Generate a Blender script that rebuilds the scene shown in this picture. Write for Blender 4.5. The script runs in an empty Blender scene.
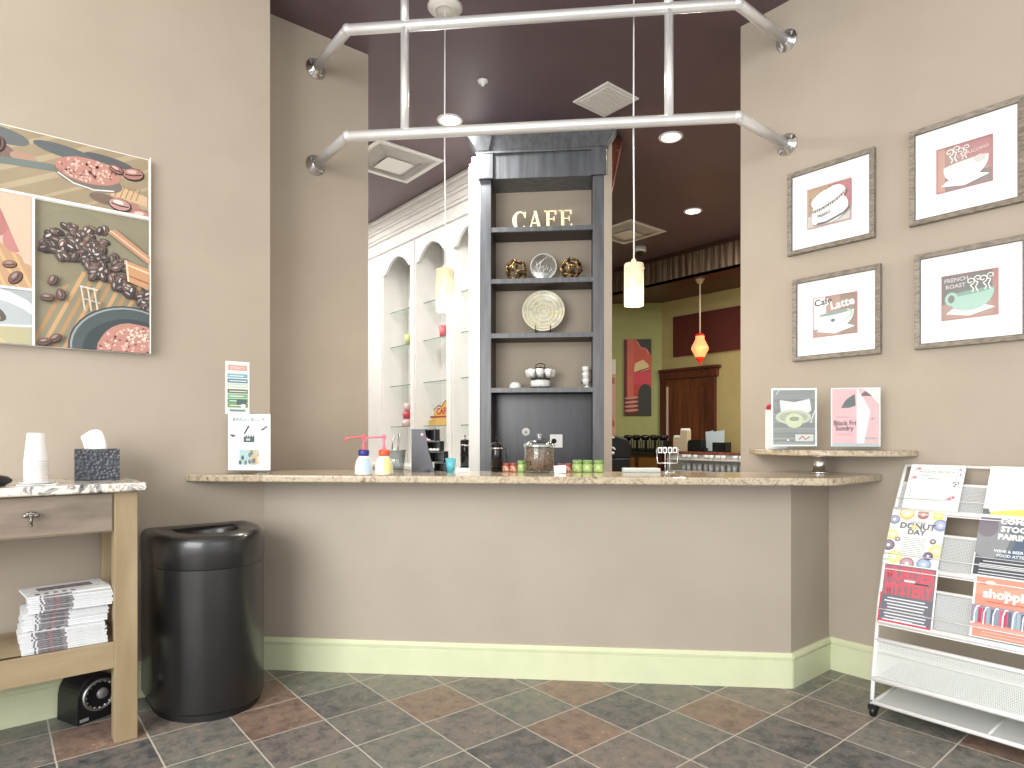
import bpy, bmesh, math, random
from mathutils import Vector, Matrix
random.seed(7)
PI = math.pi; S2 = math.sqrt(2)
C = bpy.context.scene.collection
SC = bpy.context.scene

# ---------------------------------------------------------------- camera
YAW = math.radians(39.6)
cd = bpy.data.cameras.new('camera'); cam = bpy.data.objects.new('camera', cd); C.objects.link(cam)
cam.location = (0, 0, 1.28); cam.rotation_euler = (PI/2, 0, -YAW)
cd.sensor_width = 36; cd.lens = 36*633/1024; cd.shift_y = 53/1024; cd.clip_start = 0.05
SC.camera = cam
# ---------------------------------------------------------------- light
w = bpy.data.worlds.new('daylight'); SC.world = w; w.use_nodes = True
w.node_tree.nodes['Background'].inputs[0].default_value = (0.93, 0.97, 1.0, 1)
w.node_tree.nodes['Background'].inputs[1].default_value = 1.35
def light(name, kind, loc, energy, col=(1, 1, 1), size=1, size_y=None, rot=(0, 0, 0), spot=None, blend=.6):
    l = bpy.data.lights.new(name, kind); o = bpy.data.objects.new(name, l); C.objects.link(o)
    o.location = loc; o.rotation_euler = rot; l.energy = energy; l.color = col
    if kind == 'AREA':
        l.size = size
        if size_y: l.shape = 'RECTANGLE'; l.size_y = size_y
        else: l.shape = 'DISK'
    elif kind == 'SPOT':
        l.spot_size = spot; l.spot_blend = blend; l.shadow_soft_size = size
    else: l.shadow_soft_size = size
    return o
# shop-front daylight from behind the camera
light('shopfront_daylight', 'AREA', (-3.0, .3, 2.2), 260, (1, .99, .97), 3.4, 2.6, (math.radians(82), 0, math.radians(-75)))
light('shopfront_daylight', 'AREA', (.6, -3.0, 2.4), 40, (1, .99, .97), 3.4, 2.6, (math.radians(82), 0, math.radians(-15)))
# recessed lamps of the serving area, then unseen fill lights added for brightness
CANS = [(2.85, 4.225), (4.453, 3.271), (6.102, 4.185)]
for i, (x, y) in enumerate(CANS + [(2.2, 5.9), (2.7, 6.9), (5.0, 5.2), (1.7, 4.6)]):
    light('can_or_fill_light', 'AREA', (x, y, 3.79), (52, 52, 26, 36, 36, 26, 52)[i], (1, .96, .91), .16)
light('back_room_fill', 'AREA', (7.75, 3.2, 3.42), 85, (1, .9, .76), 1.0)  # unseen fill light added to brighten the back room
SC.view_settings.view_transform = 'Standard'; SC.view_settings.look = 'None'
SC.view_settings.exposure = 0.0; SC.view_settings.gamma = 1; SC.view_settings.use_curve_mapping = False

# ---------------------------------------------------------------- materials
def lin(c):
    return tuple(((v/255)/12.92 if v/255 <= .04045 else (((v/255)+.055)/1.055)**2.4) for v in c) + (1,)
MC = {}
def mat(name, rgb, rough=.6, metal=0, var=None, scale=8, stretch=(1, 1, 1), bump=0, emit=None, spec=None, trans=0, coat=0, bscale=None, detail=4):
    if name in MC: return MC[name]
    m = bpy.data.materials.new(name); m.use_nodes = True; nt = m.node_tree
    b = nt.nodes['Principled BSDF']; b.inputs['Base Color'].default_value = lin(rgb)
    b.inputs['Roughness'].default_value = rough; b.inputs['Metallic'].default_value = metal
    if spec is not None: b.inputs['Specular IOR Level'].default_value = spec
    if trans: b.inputs['Transmission Weight'].default_value = trans
    if coat: b.inputs['Coat Weight'].default_value = coat; b.inputs['Coat Roughness'].default_value = .08
    if emit: b.inputs['Emission Color'].default_value = lin(emit[0]); b.inputs['Emission Strength'].default_value = emit[1]
    tc = nt.nodes.new('ShaderNodeTexCoord'); mp = nt.nodes.new('ShaderNodeMapping'); mp.inputs['Scale'].default_value = stretch
    nt.links.new(tc.outputs['Object'], mp.inputs[0])
    n = nt.nodes.new('ShaderNodeTexNoise'); n.inputs['Scale'].default_value = scale; n.inputs['Detail'].default_value = detail
    nt.links.new(mp.outputs[0], n.inputs['Vector'])
    if var is None: var = tuple(max(0, v-4) for v in rgb)
    if var:
        cr = nt.nodes.new('ShaderNodeValToRGB')
        if isinstance(var, list):
            while len(cr.color_ramp.elements) < len(var): cr.color_ramp.elements.new(.5)
            for e, (p, c) in zip(cr.color_ramp.elements, var): e.position = p; e.color = lin(c)
        else:
            cr.color_ramp.elements[0].position = .35; cr.color_ramp.elements[0].color = lin(rgb)
            cr.color_ramp.elements[1].position = .65; cr.color_ramp.elements[1].color = lin(var)
        nt.links.new(n.outputs[0], cr.inputs[0]); nt.links.new(cr.outputs[0], b.inputs['Base Color'])
    if bump:
        bp = nt.nodes.new('ShaderNodeBump'); bp.inputs['Strength'].default_value = bump; bp.inputs['Distance'].default_value = .01
        n2 = nt.nodes.new('ShaderNodeTexNoise'); n2.inputs['Scale'].default_value = bscale or scale*6
        nt.links.new(mp.outputs[0], n2.inputs['Vector']); nt.links.new(n2.outputs[0], bp.inputs['Height']); nt.links.new(bp.outputs[0], b.inputs['Normal'])
    MC[name] = m
    return m
wall_beige = mat('beige_wall_paint', (175, 163, 148), .75, var=(171, 159, 144), scale=3, bump=.03, bscale=150)
front_taupe = mat('taupe_counter_paint', (172, 161, 147), .55, var=(168, 157, 143), scale=3, bump=.03, bscale=150)
green_trim = mat('pale_green_trim_paint', (213, 217, 182), .4)
plum = mat('plum_ceiling_paint', (102, 84, 90), .5, var=(96, 77, 83), scale=1.2, spec=.6)
white_paint = mat('white_cabinet_paint', (228, 227, 224), .4)
chrome = mat('polished_chrome', (232, 233, 235), .14, 1)
pipe_m = mat('satin_silver_pipe', (236, 236, 236), .3, .55)
steel = mat('brushed_steel', (190, 190, 190), .35, 1)
espresso = mat('grey_black_stained_wood', (98, 102, 108), .36, var=(78, 80, 84), scale=4, stretch=(6, 6, .6), spec=.6)
espresso_dark = mat('dark_stained_panel', (50, 52, 62), .3, var=(36, 38, 46), scale=4, stretch=(5, 5, .7), spec=.6)
shadow_bead = mat('dark_gap', (40, 30, 24), .8)
black_plastic = mat('black_plastic', (20, 20, 22), .35)
black_metal = mat('black_wire_metal', (22, 22, 24), .35, .6)
white_plastic = mat('white_plastic', (240, 240, 240), .4)
paper = mat('white_paper', (246, 246, 244), .7)
cherry = mat('cherry_wood', (96, 44, 24), .4, var=(66, 26, 14), scale=5, stretch=(5, 5, .6))
door_wood = mat('stained_door_wood', (112, 60, 30), .4, var=(80, 36, 16), scale=3, stretch=(7, 7, .5))
green_wall = mat('olive_green_wall_paint', (168, 172, 112), .7)
olive_beige = mat('tan_wall_paint', (176, 162, 110), .7)
maroon = mat('maroon_paint', (84, 26, 16), .6)
wood = mat('light_alder_wood', (166, 148, 118), .5, var=(148, 128, 98), scale=5, stretch=(2, 2, .35), bump=.1)
wood_h = mat('light_alder_rail_wood', (162, 144, 114), .5, var=(144, 124, 94), scale=5, stretch=(.35, 2, 2), bump=.1)
drawer_wood = mat('grey_walnut_wood', (132, 118, 106), .45, var=[(.3, (104, 94, 84)), (.5, (142, 128, 114)), (.7, (116, 104, 93))], scale=4, stretch=(.7, 2, 3), bump=.1)
pewter = mat('pewter', (150, 146, 140), .3, .9, var=(110, 106, 102), scale=60)

def glass_mat(name, rgb=(235, 245, 240), rough=.02, mix=.75):
    m = bpy.data.materials.new(name); m.use_nodes = True; nt = m.node_tree
    for n in list(nt.nodes): nt.nodes.remove(n)
    o = nt.nodes.new('ShaderNodeOutputMaterial'); mx = nt.nodes.new('ShaderNodeMixShader')
    t = nt.nodes.new('ShaderNodeBsdfTransparent'); t.inputs[0].default_value = lin(rgb)
    g = nt.nodes.new('ShaderNodeBsdfGlossy'); g.inputs[0].default_value = lin(rgb); g.inputs['Roughness'].default_value = rough
    fr = nt.nodes.new('ShaderNodeFresnel'); ge = nt.nodes.new('ShaderNodeNewGeometry'); io = nt.nodes.new('ShaderNodeMath'); io.operation = 'MULTIPLY_ADD'
    io.inputs[1].default_value = 1/1.45-1.45; io.inputs[2].default_value = 1.45; nt.links.new(ge.outputs['Backfacing'], io.inputs[0]); nt.links.new(io.outputs[0], fr.inputs[0])
    ad = nt.nodes.new('ShaderNodeMath'); ad.inputs[1].default_value = 1-mix; ad.use_clamp = True
    nt.links.new(fr.outputs[0], ad.inputs[0]); nt.links.new(ad.outputs[0], mx.inputs[0])
    nt.links.new(t.outputs[0], mx.inputs[1]); nt.links.new(g.outputs[0], mx.inputs[2]); nt.links.new(mx.outputs[0], o.inputs[0])
    return m
clear = glass_mat('clear_glass', (246, 250, 248), mix=1.0)
frost = glass_mat('clear_acrylic', (250, 252, 252), .02, 1.03)
glass_edge = mat('green_glass_edge', (98, 118, 110), .2)

def perforated(name, rgb, hole=.0, pitch=.006):
    m = bpy.data.materials.new(name); m.use_nodes = True; nt = m.node_tree
    b = nt.nodes['Principled BSDF']; b.inputs['Base Color'].default_value = lin(rgb); b.inputs['Roughness'].default_value = .45
    tc = nt.nodes.new('ShaderNodeTexCoord'); sp = nt.nodes.new('ShaderNodeSeparateXYZ'); nt.links.new(tc.outputs['Object'], sp.inputs[0])
    def s(out):
        a = nt.nodes.new('ShaderNodeMath'); a.operation = 'MULTIPLY'; a.inputs[1].default_value = 2*PI/pitch; nt.links.new(out, a.inputs[0])
        c = nt.nodes.new('ShaderNodeMath'); c.operation = 'SINE'; nt.links.new(a.outputs[0], c.inputs[0]); return c.outputs[0]
    ad = nt.nodes.new('ShaderNodeMath'); ad.operation = 'ADD'; nt.links.new(s(sp.outputs[0]), ad.inputs[0]); nt.links.new(s(sp.outputs[2]), ad.inputs[1])
    gt = nt.nodes.new('ShaderNodeMath'); gt.operation = 'GREATER_THAN'; gt.inputs[1].default_value = hole; nt.links.new(ad.outputs[0], gt.inputs[0])
    t = nt.nodes.new('ShaderNodeBsdfTransparent'); mx = nt.nodes.new('ShaderNodeMixShader')
    nt.links.new(gt.outputs[0], mx.inputs[0]); nt.links.new(b.outputs[0], mx.inputs[1]); nt.links.new(t.outputs[0], mx.inputs[2])
    nt.links.new(mx.outputs[0], nt.nodes['Material Output'].inputs[0])
    return m
mesh_grey = perforated('perforated_grey_steel', (200, 203, 205), .9)
mesh_white = perforated('perforated_white_steel', (214, 219, 216), .8)

def slate():
    m = bpy.data.materials.new('slate_tile_floor'); m.use_nodes = True; nt = m.node_tree; N = nt.nodes.new; L = nt.links.new
    b = nt.nodes['Principled BSDF']
    g = N('ShaderNodeNewGeometry'); sp = N('ShaderNodeSeparateXYZ'); L(g.outputs['Position'], sp.inputs[0])
    def M(op, a, bb=None, c=None):
        n = N('ShaderNodeMath'); n.operation = op
        for i, v in enumerate((a, bb, c)):
            if v is None: continue
            if isinstance(v, (int, float)): n.inputs[i].default_value = v
            else: L(v, n.inputs[i])
        return n.outputs[0]
    # wobble of the hand-cut edges
    nz = N('ShaderNodeTexNoise'); nz.inputs['Scale'].default_value = 14; nz.inputs['Detail'].default_value = 3; L(g.outputs['Position'], nz.inputs['Vector'])
    wob = M('MULTIPLY', M('SUBTRACT', nz.outputs[0], .5), .006)
    u = M('DIVIDE', M('ADD', M('SUBTRACT', sp.outputs[0], .851), wob), .3230)
    v = M('DIVIDE', M('SUBTRACT', M('SUBTRACT', sp.outputs[1], 1.166), wob), .3165)
    fu, fv = M('FLOOR', u), M('FLOOR', v)
    du = M('ABSOLUTE', M('SUBTRACT', M('SUBTRACT', u, fu), .5)); dv = M('ABSOLUTE', M('SUBTRACT', M('SUBTRACT', v, fv), .5))
    e = M('MAXIMUM', du, dv); grout = M('GREATER_THAN', e, .490)
    cv = N('ShaderNodeCombineXYZ'); L(fu, cv.inputs[0]); L(fv, cv.inputs[1])
    wn = N('ShaderNodeTexWhiteNoise'); wn.noise_dimensions = '3D'; L(cv.outputs[0], wn.inputs['Vector'])
    off = N('ShaderNodeVectorMath'); off.operation = 'MULTIPLY_ADD'; L(wn.outputs['Color'], off.inputs[0]); off.inputs[1].default_value = (9, 9, 9); L(g.outputs['Position'], off.inputs[2])
    r1 = N('ShaderNodeValToRGB'); r1.color_ramp.interpolation = 'CONSTANT'
    cols = [(0, (116, 114, 112)), (.16, (122, 126, 118)), (.32, (138, 124, 116)), (.46, (82, 84, 90)), (.6, (134, 132, 124)), (.72, (156, 118, 98)), (.84, (72, 74, 80)), (.93, (124, 114, 112))]
    while len(r1.color_ramp.elements) < len(cols): r1.color_ramp.elements.new(.5)
    for el, (p, c) in zip(r1.color_ramp.elements, cols): el.position = p; el.color = lin(c)
    L(wn.outputs['Value'], r1.inputs[0])
    n1 = N('ShaderNodeTexNoise'); n1.inputs['Scale'].default_value = 15; n1.inputs['Detail'].default_value = 12; n1.inputs['Roughness'].default_value = .78; n1.inputs['Distortion'].default_value = .25; L(off.outputs[0], n1.inputs['Vector'])
    r2 = N('ShaderNodeValToRGB'); cc = [(.36, (40, 42, 48)), (.45, (98, 99, 96)), (.53, (138, 134, 126)), (.6, (152, 126, 108)), (.66, (206, 202, 196))]
    while len(r2.color_ramp.elements) < len(cc): r2.color_ramp.elements.new(.5)
    for el, (p, c) in zip(r2.color_ramp.elements, cc): el.position = p; el.color = lin(c)
    L(n1.outputs[0], r2.inputs[0])
    mx = N('ShaderNodeMix'); mx.data_type = 'RGBA'; mx.inputs[0].default_value = .52; L(r1.outputs[0], mx.inputs[6]); L(r2.outputs[0], mx.inputs[7])
    mg = N('ShaderNodeMix'); mg.data_type = 'RGBA'; L(grout, mg.inputs[0]); L(mx.outputs[2], mg.inputs[6]); mg.inputs[7].default_value = lin((196, 190, 178)); L(mg.outputs[2], b.inputs['Base Color'])
    rr = M('ADD', M('MULTIPLY', grout, .4), M('ADD', M('MULTIPLY', n1.outputs[0], .3), .24)); L(rr, b.inputs['Roughness'])
    h = M('SUBTRACT', M('MULTIPLY', n1.outputs[0], .5), M('MULTIPLY', grout, .6))
    bp = N('ShaderNodeBump'); bp.inputs['Strength'].default_value = .35; bp.inputs['Distance'].default_value = .008; L(h, bp.inputs['Height']); L(bp.outputs[0], b.inputs['Normal'])
    return m
def granite(name, ramp, scale=10, rough=.12):
    m = mat(name, ramp[0][1], rough, var=ramp, scale=scale, detail=10)
    for n in m.node_tree.nodes:
        if n.type == 'TEX_NOISE': n.inputs['Roughness'].default_value = .72; n.inputs['Distortion'].default_value = 1.1
    return m
bar_granite = granite('beige_granite', [(.32, (92, 80, 68)), (.42, (168, 152, 128)), (.52, (196, 182, 158)), (.6, (138, 114, 92)), (.7, (200, 192, 176))], 26)
con_granite = granite('white_veined_granite', [(.36, (40, 42, 54)), (.43, (150, 146, 146)), (.47, (226, 220, 208)), (.56, (232, 228, 216)), (.62, (176, 136, 116)), (.68, (214, 206, 196))], 11)

# ---------------------------------------------------------------- mesh helpers
class MB:
    def __init__(s): s.v = []; s.f = []; s.m = []; s.X = Matrix(); s.sm = []
    def add(s, vs, fs, mi=0, smooth=False):
        o = len(s.v); s.v += [s.X @ Vector(p) for p in vs]; s.f += [[i+o for i in f] for f in fs]; s.m += [mi]*len(fs); s.sm += [smooth]*len(fs)
        return s
    def box(s, a, b, mi=0):
        x0, y0, z0 = a; x1, y1, z1 = b
        return s.add([(x0, y0, z0), (x1, y0, z0), (x1, y1, z0), (x0, y1, z0), (x0, y0, z1), (x1, y0, z1), (x1, y1, z1), (x0, y1, z1)],
                     [(0, 3, 2, 1), (4, 5, 6, 7), (0, 1, 5, 4), (1, 2, 6, 5), (2, 3, 7, 6), (3, 0, 4, 7)], mi)
    def prism(s, pts, z0, z1, mi=0, axis='z'):
        a = sum(pts[i][0]*pts[(i+1) % len(pts)][1]-pts[(i+1) % len(pts)][0]*pts[i][1] for i in range(len(pts)))
        if (a < 0) != (axis == 'y'): pts = pts[::-1]
        n = len(pts)
        P = {'z': lambda p, z: (p[0], p[1], z), 'y': lambda p, z: (p[0], z, p[1]), 'x': lambda p, z: (z, p[0], p[1])}[axis]
        return s.add([P(p, z0) for p in pts]+[P(p, z1) for p in pts],
                     [list(range(n))[::-1], [n+i for i in range(n)]]+[[i, (i+1) % n, n+(i+1) % n, n+i] for i in range(n)], mi)
    def tube(s, pts, r, mi=0, n=10, closed=False, cap=True):
        pts = [Vector(p) for p in pts]; k = len(pts); rs = r if isinstance(r, (list, tuple)) else [r]*k
        vs = []; up = None
        for i, p in enumerate(pts):
            if closed: t = (pts[(i+1) % k]-pts[i-1]).normalized()
            else:
                t = ((pts[i+1]-p).normalized() if i < k-1 else Vector()) + ((p-pts[i-1]).normalized() if i else Vector()); t.normalize()
            if up is None: up = Vector((0, 0, 1)) if abs(t.z) < .9 else Vector((1, 0, 0))
            a = t.cross(up).normalized(); b = a.cross(t).normalized(); up = b
            rr = rs[i]
            if 0 < i < k-1 and not closed:
                c = (pts[i+1]-p).normalized().dot((p-pts[i-1]).normalized()); rr = rr/max(.6, math.sqrt((1+c)/2))**.5
            vs += [p+a*math.cos(2*PI*j/n)*rr+b*math.sin(2*PI*j/n)*rr for j in range(n)]
        fs = []
        for i in range(k if closed else k-1):
            for j in range(n):
                q = (i+1) % k; fs.append((i*n+j, i*n+(j+1) % n, q*n+(j+1) % n, q*n+j))
        s.add(vs, fs, mi, True)
        if cap and not closed: o = len(s.v)-len(vs); s.f += [[o+j for j in range(n)][::-1], [o+(k-1)*n+j for j in range(n)]]; s.m += [mi]*2; s.sm += [False]*2
        return s
    def lathe(s, prof, c=(0, 0, 0), n=28, mi=0, axis='z', sm=True):
        vs = []; fs = []; k = len(prof)
        for i in range(n):
            a = 2*PI*i/n
            for r, z in prof:
                p = (r*math.cos(a), r*math.sin(a), z)
                if axis == 'y': p = (p[0], p[2], p[1])
                if axis == 'x': p = (p[2], p[0], p[1])
                vs.append((p[0]+c[0], p[1]+c[1], p[2]+c[2]))
        for i in range(n):
            j = (i+1) % n
            for q in range(k-1):
                f = [i*k+q, j*k+q, j*k+q+1, i*k+q+1]
                fs.append(f[::-1] if axis == 'y' else f)
        return s.add(vs, fs, mi, sm)
    def ball(s, c, r, mi=0, n=14, sc=(1, 1, 1)):
        vs = []; fs = []; k = n//2
        for i in range(k+1):
            t = PI*i/k
            for j in range(n): vs.append((c[0]+r*sc[0]*math.sin(t)*math.cos(2*PI*j/n), c[1]+r*sc[1]*math.sin(t)*math.sin(2*PI*j/n), c[2]+r*sc[2]*math.cos(t)))
        for i in range(k):
            for j in range(n): fs.append((i*n+j, (i+1)*n+j, (i+1)*n+(j+1) % n, i*n+(j+1) % n))
        return s.add(vs, fs, mi, True)
    def build(s, name, mats, parent=None, bevel=0, label=None, seg=2):
        if not isinstance(mats, (list, tuple)): mats = [mats]
        me = bpy.data.meshes.new(name); me.from_pydata([tuple(p) for p in s.v], [], s.f)
        for m in mats: me.materials.append(m)
        for p, mi, sm in zip(me.polygons, s.m, s.sm): p.material_index = mi; p.use_smooth = sm
        me.update(); o = bpy.data.objects.new(name, me); C.objects.link(o)
        if parent: o.parent = parent
        if bevel:
            b = o.modifiers.new('bevel', 'BEVEL'); b.width = bevel; b.segments = seg; b.limit_method = 'ANGLE'; b.angle_limit = math.radians(40)
        if label: o['label'] = label
        return o

def clip(pts, box):
    x0, y0, x1, y1 = box
    for ax, lim, sg in ((0, x0, 1), (0, x1, -1), (1, y0, 1), (1, y1, -1)):
        out = []
        for i, p in enumerate(pts):
            q = pts[(i+1) % len(pts)]; a = (p[ax]-lim)*sg >= 0; b = (q[ax]-lim)*sg >= 0
            if a: out.append(p)
            if a != b:
                t = (lim-p[ax])/(q[ax]-p[ax]); out.append((p[0]+(q[0]-p[0])*t, p[1]+(q[1]-p[1])*t))
        pts = out
        if len(pts) < 3: return []
    return pts
_n = [0]
def ink(rgb):
    k = 'ink_%d_%d_%d' % rgb
    return mat(k, rgb, .55)
class Art(MB):
    """print on a flat sheet: local x right, z up, faces -y; each colour area is laid a hair above the one under it"""
    def __init__(s, w, h, y=0, x0=0, z0=0, base=(246, 246, 244), step=.00025):
        super().__init__(); s.w, s.h, s.y, s.step = w, h, y, step; s.x0, s.z0 = x0, z0; s.cols = []; s.clipb = (0, 0, w, h)
        if base: s.poly([(0, 0), (w, 0), (w, h), (0, h)], base)
    def ci(s, c):
        if c not in s.cols: s.cols.append(c)
        return s.cols.index(c)
    def poly(s, pts, c, raw=False):
        s.y -= s.step
        p = pts if raw else clip(pts, s.clipb)
        if len(p) < 3: return s
        a = sum(p[i][0]*p[(i+1) % len(p)][1]-p[(i+1) % len(p)][0]*p[i][1] for i in range(len(p)))
        if a < 0: p = p[::-1]
        MB.add(s, [(s.x0+q[0], s.y, s.z0+q[1]) for q in p], [list(range(len(p)))], s.ci(c)); return s
    def rect(s, x, z, w, h, c): return s.poly([(x, z), (x+w, z), (x+w, z+h), (x, z+h)], c)
    def ell(s, x, z, rx, rz, c, rot=0, n=20, a0=0, a1=2*PI):
        k = n if a1-a0 >= 2*PI-.01 else n+1
        return s.poly([(x+rx*math.cos(t)*math.cos(rot)-rz*math.sin(t)*math.sin(rot), z+rx*math.cos(t)*math.sin(rot)+rz*math.sin(t)*math.cos(rot)) for t in [a0+(a1-a0)*i/n for i in range(k)]], c)
    def stroke(s, pts, w, c):
        for (x, z), (x2, z2) in zip(pts, pts[1:]):
            L = math.hypot(x2-x, z2-z) or 1; nx, nz = -(z2-z)/L*w/2, (x2-x)/L*w/2
            s.poly([(x+nx, z+nz), (x2+nx, z2+nz), (x2-nx, z2-nz), (x-nx, z-nz)], c); s.y += s.step
        s.y -= s.step
        return s
    def swirl(s, x, z, r, w, c, turns=1.3, d=1):
        return s.stroke([(x+d*r*(1-.75*t)*math.cos(2*PI*turns*t-PI/2), z+r*(1-.75*t)*math.sin(2*PI*turns*t-PI/2)) for t in [i/16 for i in range(17)]], w, c)
    def text(s, t, x, z, size, c, bold=0, rot=0, align='CENTER', sx=1):
        cu = bpy.data.curves.new('t', 'FONT'); cu.body = t; cu.size = size; cu.align_x = align; cu.offset = bold; cu.resolution_u = 2
        o = bpy.data.objects.new('t', cu); me = o.to_mesh(); s.y -= s.step
        vs = []
        for v in me.vertices:
            a, b = v.co.x*sx, v.co.y; vs.append((s.x0+x+a*math.cos(rot)-b*math.sin(rot), s.y, s.z0+z+a*math.sin(rot)+b*math.cos(rot)))
        MB.add(s, vs, [list(p.vertices) for p in me.polygons], s.ci(c))
        o.to_mesh_clear(); bpy.data.objects.remove(o); bpy.data.curves.remove(cu); return s
    def flat(s): s.y += s.step; return s
    def lines(s, x, z, w, n, pitch, th, c, jitter=.2):
        for i in range(n):
            ww = w*(1-random.random()*jitter); s.rect(x+(w-ww)/2, z-i*pitch, ww, th, c); s.y += s.step
        s.y -= s.step
        return s
    def done(s, name, parent, label=None): return s.build(name, [ink(c) for c in s.cols], parent, label=label)

def thing(name, label, cat, loc=(0, 0, 0), rotz=0, group=None, rx=0):
    o = bpy.data.objects.new(name, None); C.objects.link(o); o.location = loc; o.rotation_euler = (rx, 0, rotz); o.empty_display_size = .05
    return tag(o, label, cat, group)
def tag(o, label, cat, group=None):
    o['label'] = label; o['category'] = cat
    if group: o['group'] = group
    return o
def struct(o): o['kind'] = 'structure'; return o
def dup(root, loc, rotz=None, label=None, group=None):
    r = root.copy(); C.objects.link(r); r.location = loc
    if rotz is not None: r.rotation_euler = (root.rotation_euler[0], 0, rotz)
    if label: r['label'] = label
    if group: r['group'] = group
    for ch in root.children:
        c = ch.copy(); C.objects.link(c); c.parent = r
        for g in ch.children: d = g.copy(); C.objects.link(d); d.parent = c
    return r
def D(s, c, z=0): return ((c+s)/S2, (c-s)/S2, z)
def sof(x, y): return (x-y)/S2
DR = -PI/4; RW = -PI/2
CEIL = 3.82

# ================================================================ SETTING
struct(MB().box((-3.5, -3.5, -.1), (9.2, 8.2, 0)).build('floor', slate()))
# plum ceiling from just in front of the bar back into the serving area
m = MB().prism([(.9, 3.62), (3.75, .77), (3.75, .4), (7.42, .4), (7.42, 8.2), (-.4, 8.2), (-.4, 3.62)], CEIL, CEIL+.08)
struct(m.build('ceiling', plum))
struct(MB().prism([(.9, 3.62), (3.75, .77), (3.75, -3.5), (-3.5, -3.5), (-3.5, 3.62)], CEIL, CEIL+.08).build('ceiling', mat('white_ceiling_paint', (236, 232, 224), .8)))
struct(MB().box((-3.5, 3.57, 0), (1.207, 4.05, CEIL)).build('wall_left', wall_beige))
struct(MB().box((1.207, 3.85, 0), (1.945, 4.05, CEIL)).build('wall_left_recess', wall_beige))
struct(MB().box((3.59, -3.5, 0), (3.74, 2.118, CEIL)).build('wall_right', wall_beige))
struct(MB().box((-.4, 7.45, 0), (3.9, 7.6, CEIL)).build('wall_kitchen_back', white_paint))
struct(MB().box((-.5, 4.05, 0), (-.4, 7.6, CEIL)).build('wall_kitchen_left', wall_beige))
# baseboards
def base_prof(mb, a, b, n, h=.178):
    """moulded baseboard from a to b, n = unit normal into the room"""
    ax, ay = a; bx, by = b
    prof = [(0, 0), (.016, 0), (.016, h-.040), (.0155, h-.038), (.010, h-.036), (.010, h-.032), (.020, h-.028), (.021, h-.018), (.014, h-.008), (.010, h), (0, h)]
    k = len(prof)
    vs = [(ax+n[0]*d, ay+n[1]*d, z) for d, z in prof]+[(bx+n[0]*d, by+n[1]*d, z) for d, z in prof]
    L = (bx-ax, by-ay); flip = (L[0]*n[1]-L[1]*n[0]) > 0
    fs = [[i, (i+1) % k, k+(i+1) % k, k+i] for i in range(k)]+[list(range(k)), [k+i for i in range(k)][::-1]]
    mb.add(vs, [f[::-1] if flip else f for f in fs])
bb = MB(); base_prof(bb, (-3.5, 3.57), (1.175, 3.57), (0, -1)); struct(bb.build('baseboard_left', green_trim))
bb = MB(); base_prof(bb, (1.175, 3.57), (3.161, 1.584), (-1/S2, -1/S2)); base_prof(bb, (3.155, 1.584), (3.59, 1.584), (0, -1))
struct(bb.build('baseboard_bar_front', green_trim))
bb = MB(); base_prof(bb, (3.59, 1.584), (3.59, -3.5), (-1, 0)); struct(bb.build('baseboard_right', green_trim))
# bar knee wall
struct(MB().prism([(1.175, 3.57), (3.161, 1.584), (3.59, 1.584), (3.59, 1.73), (3.22, 1.73), (1.38, 3.57)], 0, 1.052).build('wall_bar_front', [front_taupe]))

# corrugated beam, soffit and walls of the back room
corr = bpy.data.materials.new('corrugated_weathered_metal'); corr.use_nodes = True
nt = corr.node_tree; b = nt.nodes['Principled BSDF']; b.inputs['Roughness'].default_value = .45; b.inputs['Metallic'].default_value = .5
tc = nt.nodes.new('ShaderNodeTexCoord'); mp = nt.nodes.new('ShaderNodeMapping'); mp.inputs['Scale'].default_value = (1, 14, .6); nz = nt.nodes.new('ShaderNodeTexNoise'); nz.inputs['Scale'].default_value = 3
nz.inputs['Detail'].default_value = 6
cr = nt.nodes.new('ShaderNodeValToRGB'); cr.color_ramp.elements[0].position = .38; cr.color_ramp.elements[0].color = lin((84, 62, 46)); cr.color_ramp.elements[1].position = .66; cr.color_ramp.elements[1].color = lin((132, 114, 96))
for a_, b_ in ((tc.outputs['Object'], mp.inputs[0]), (mp.outputs[0], nz.inputs['Vector']), (nz.outputs[0], cr.inputs[0]), (cr.outputs[0], b.inputs['Base Color'])): nt.links.new(a_, b_)
m = MB(); y = 2.2; pts = []
while y < 7.6: pts.append(y); y += .02
vs = []
for i, y in enumerate(pts): dx = .006*math.sin(i*PI/2.5); vs += [(7.285+dx, y, 3.461), (7.285+dx, y, 3.765)]
m.add(vs, [(2*i, 2*i+2, 2*i+3, 2*i+1) for i in range(len(pts)-1)], 0, True)
struct(m.build('trim_1', corr))
struct(MB().box((7.3, .4, 3.46), (7.42, 8.2, CEIL)).box((7.26, 2.2, 3.765), (7.30, 7.6, CEIL)).build('wall_soffit_front', mat('dark_beam', (66, 34, 24), .5)))
struct(MB().box((7.3, .4, 3.46), (9.1, 8.2, 3.5)).build('ceiling_back_room', mat('dark_red_soffit', (86, 36, 22), .35, var=(60, 22, 14), scale=1.5)))
struct(MB().box((8.44, .4, 0), (8.6, 6.5, 3.5)).build('wall_back_room', olive_beige))
gs0, gs1, gc = sof(8.44, 6.38), sof(6.2, 8.6), 10.48
m = MB(); m.X = Matrix.Rotation(DR, 4, 'Z'); m.box((gs1, gc, 0), (gs0+.02, gc+.1, 3.5)); struct(m.build('wall_green', green_wall))
struct(MB().box((3.9, 7.45, 0), (7.4, 7.6, CEIL)).build('wall_kitchen_far', green_wall))
struct(MB().box((3.74, .3, 0), (9.1, .4, CEIL)).build('wall_kitchen_right', wall_beige))
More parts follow.
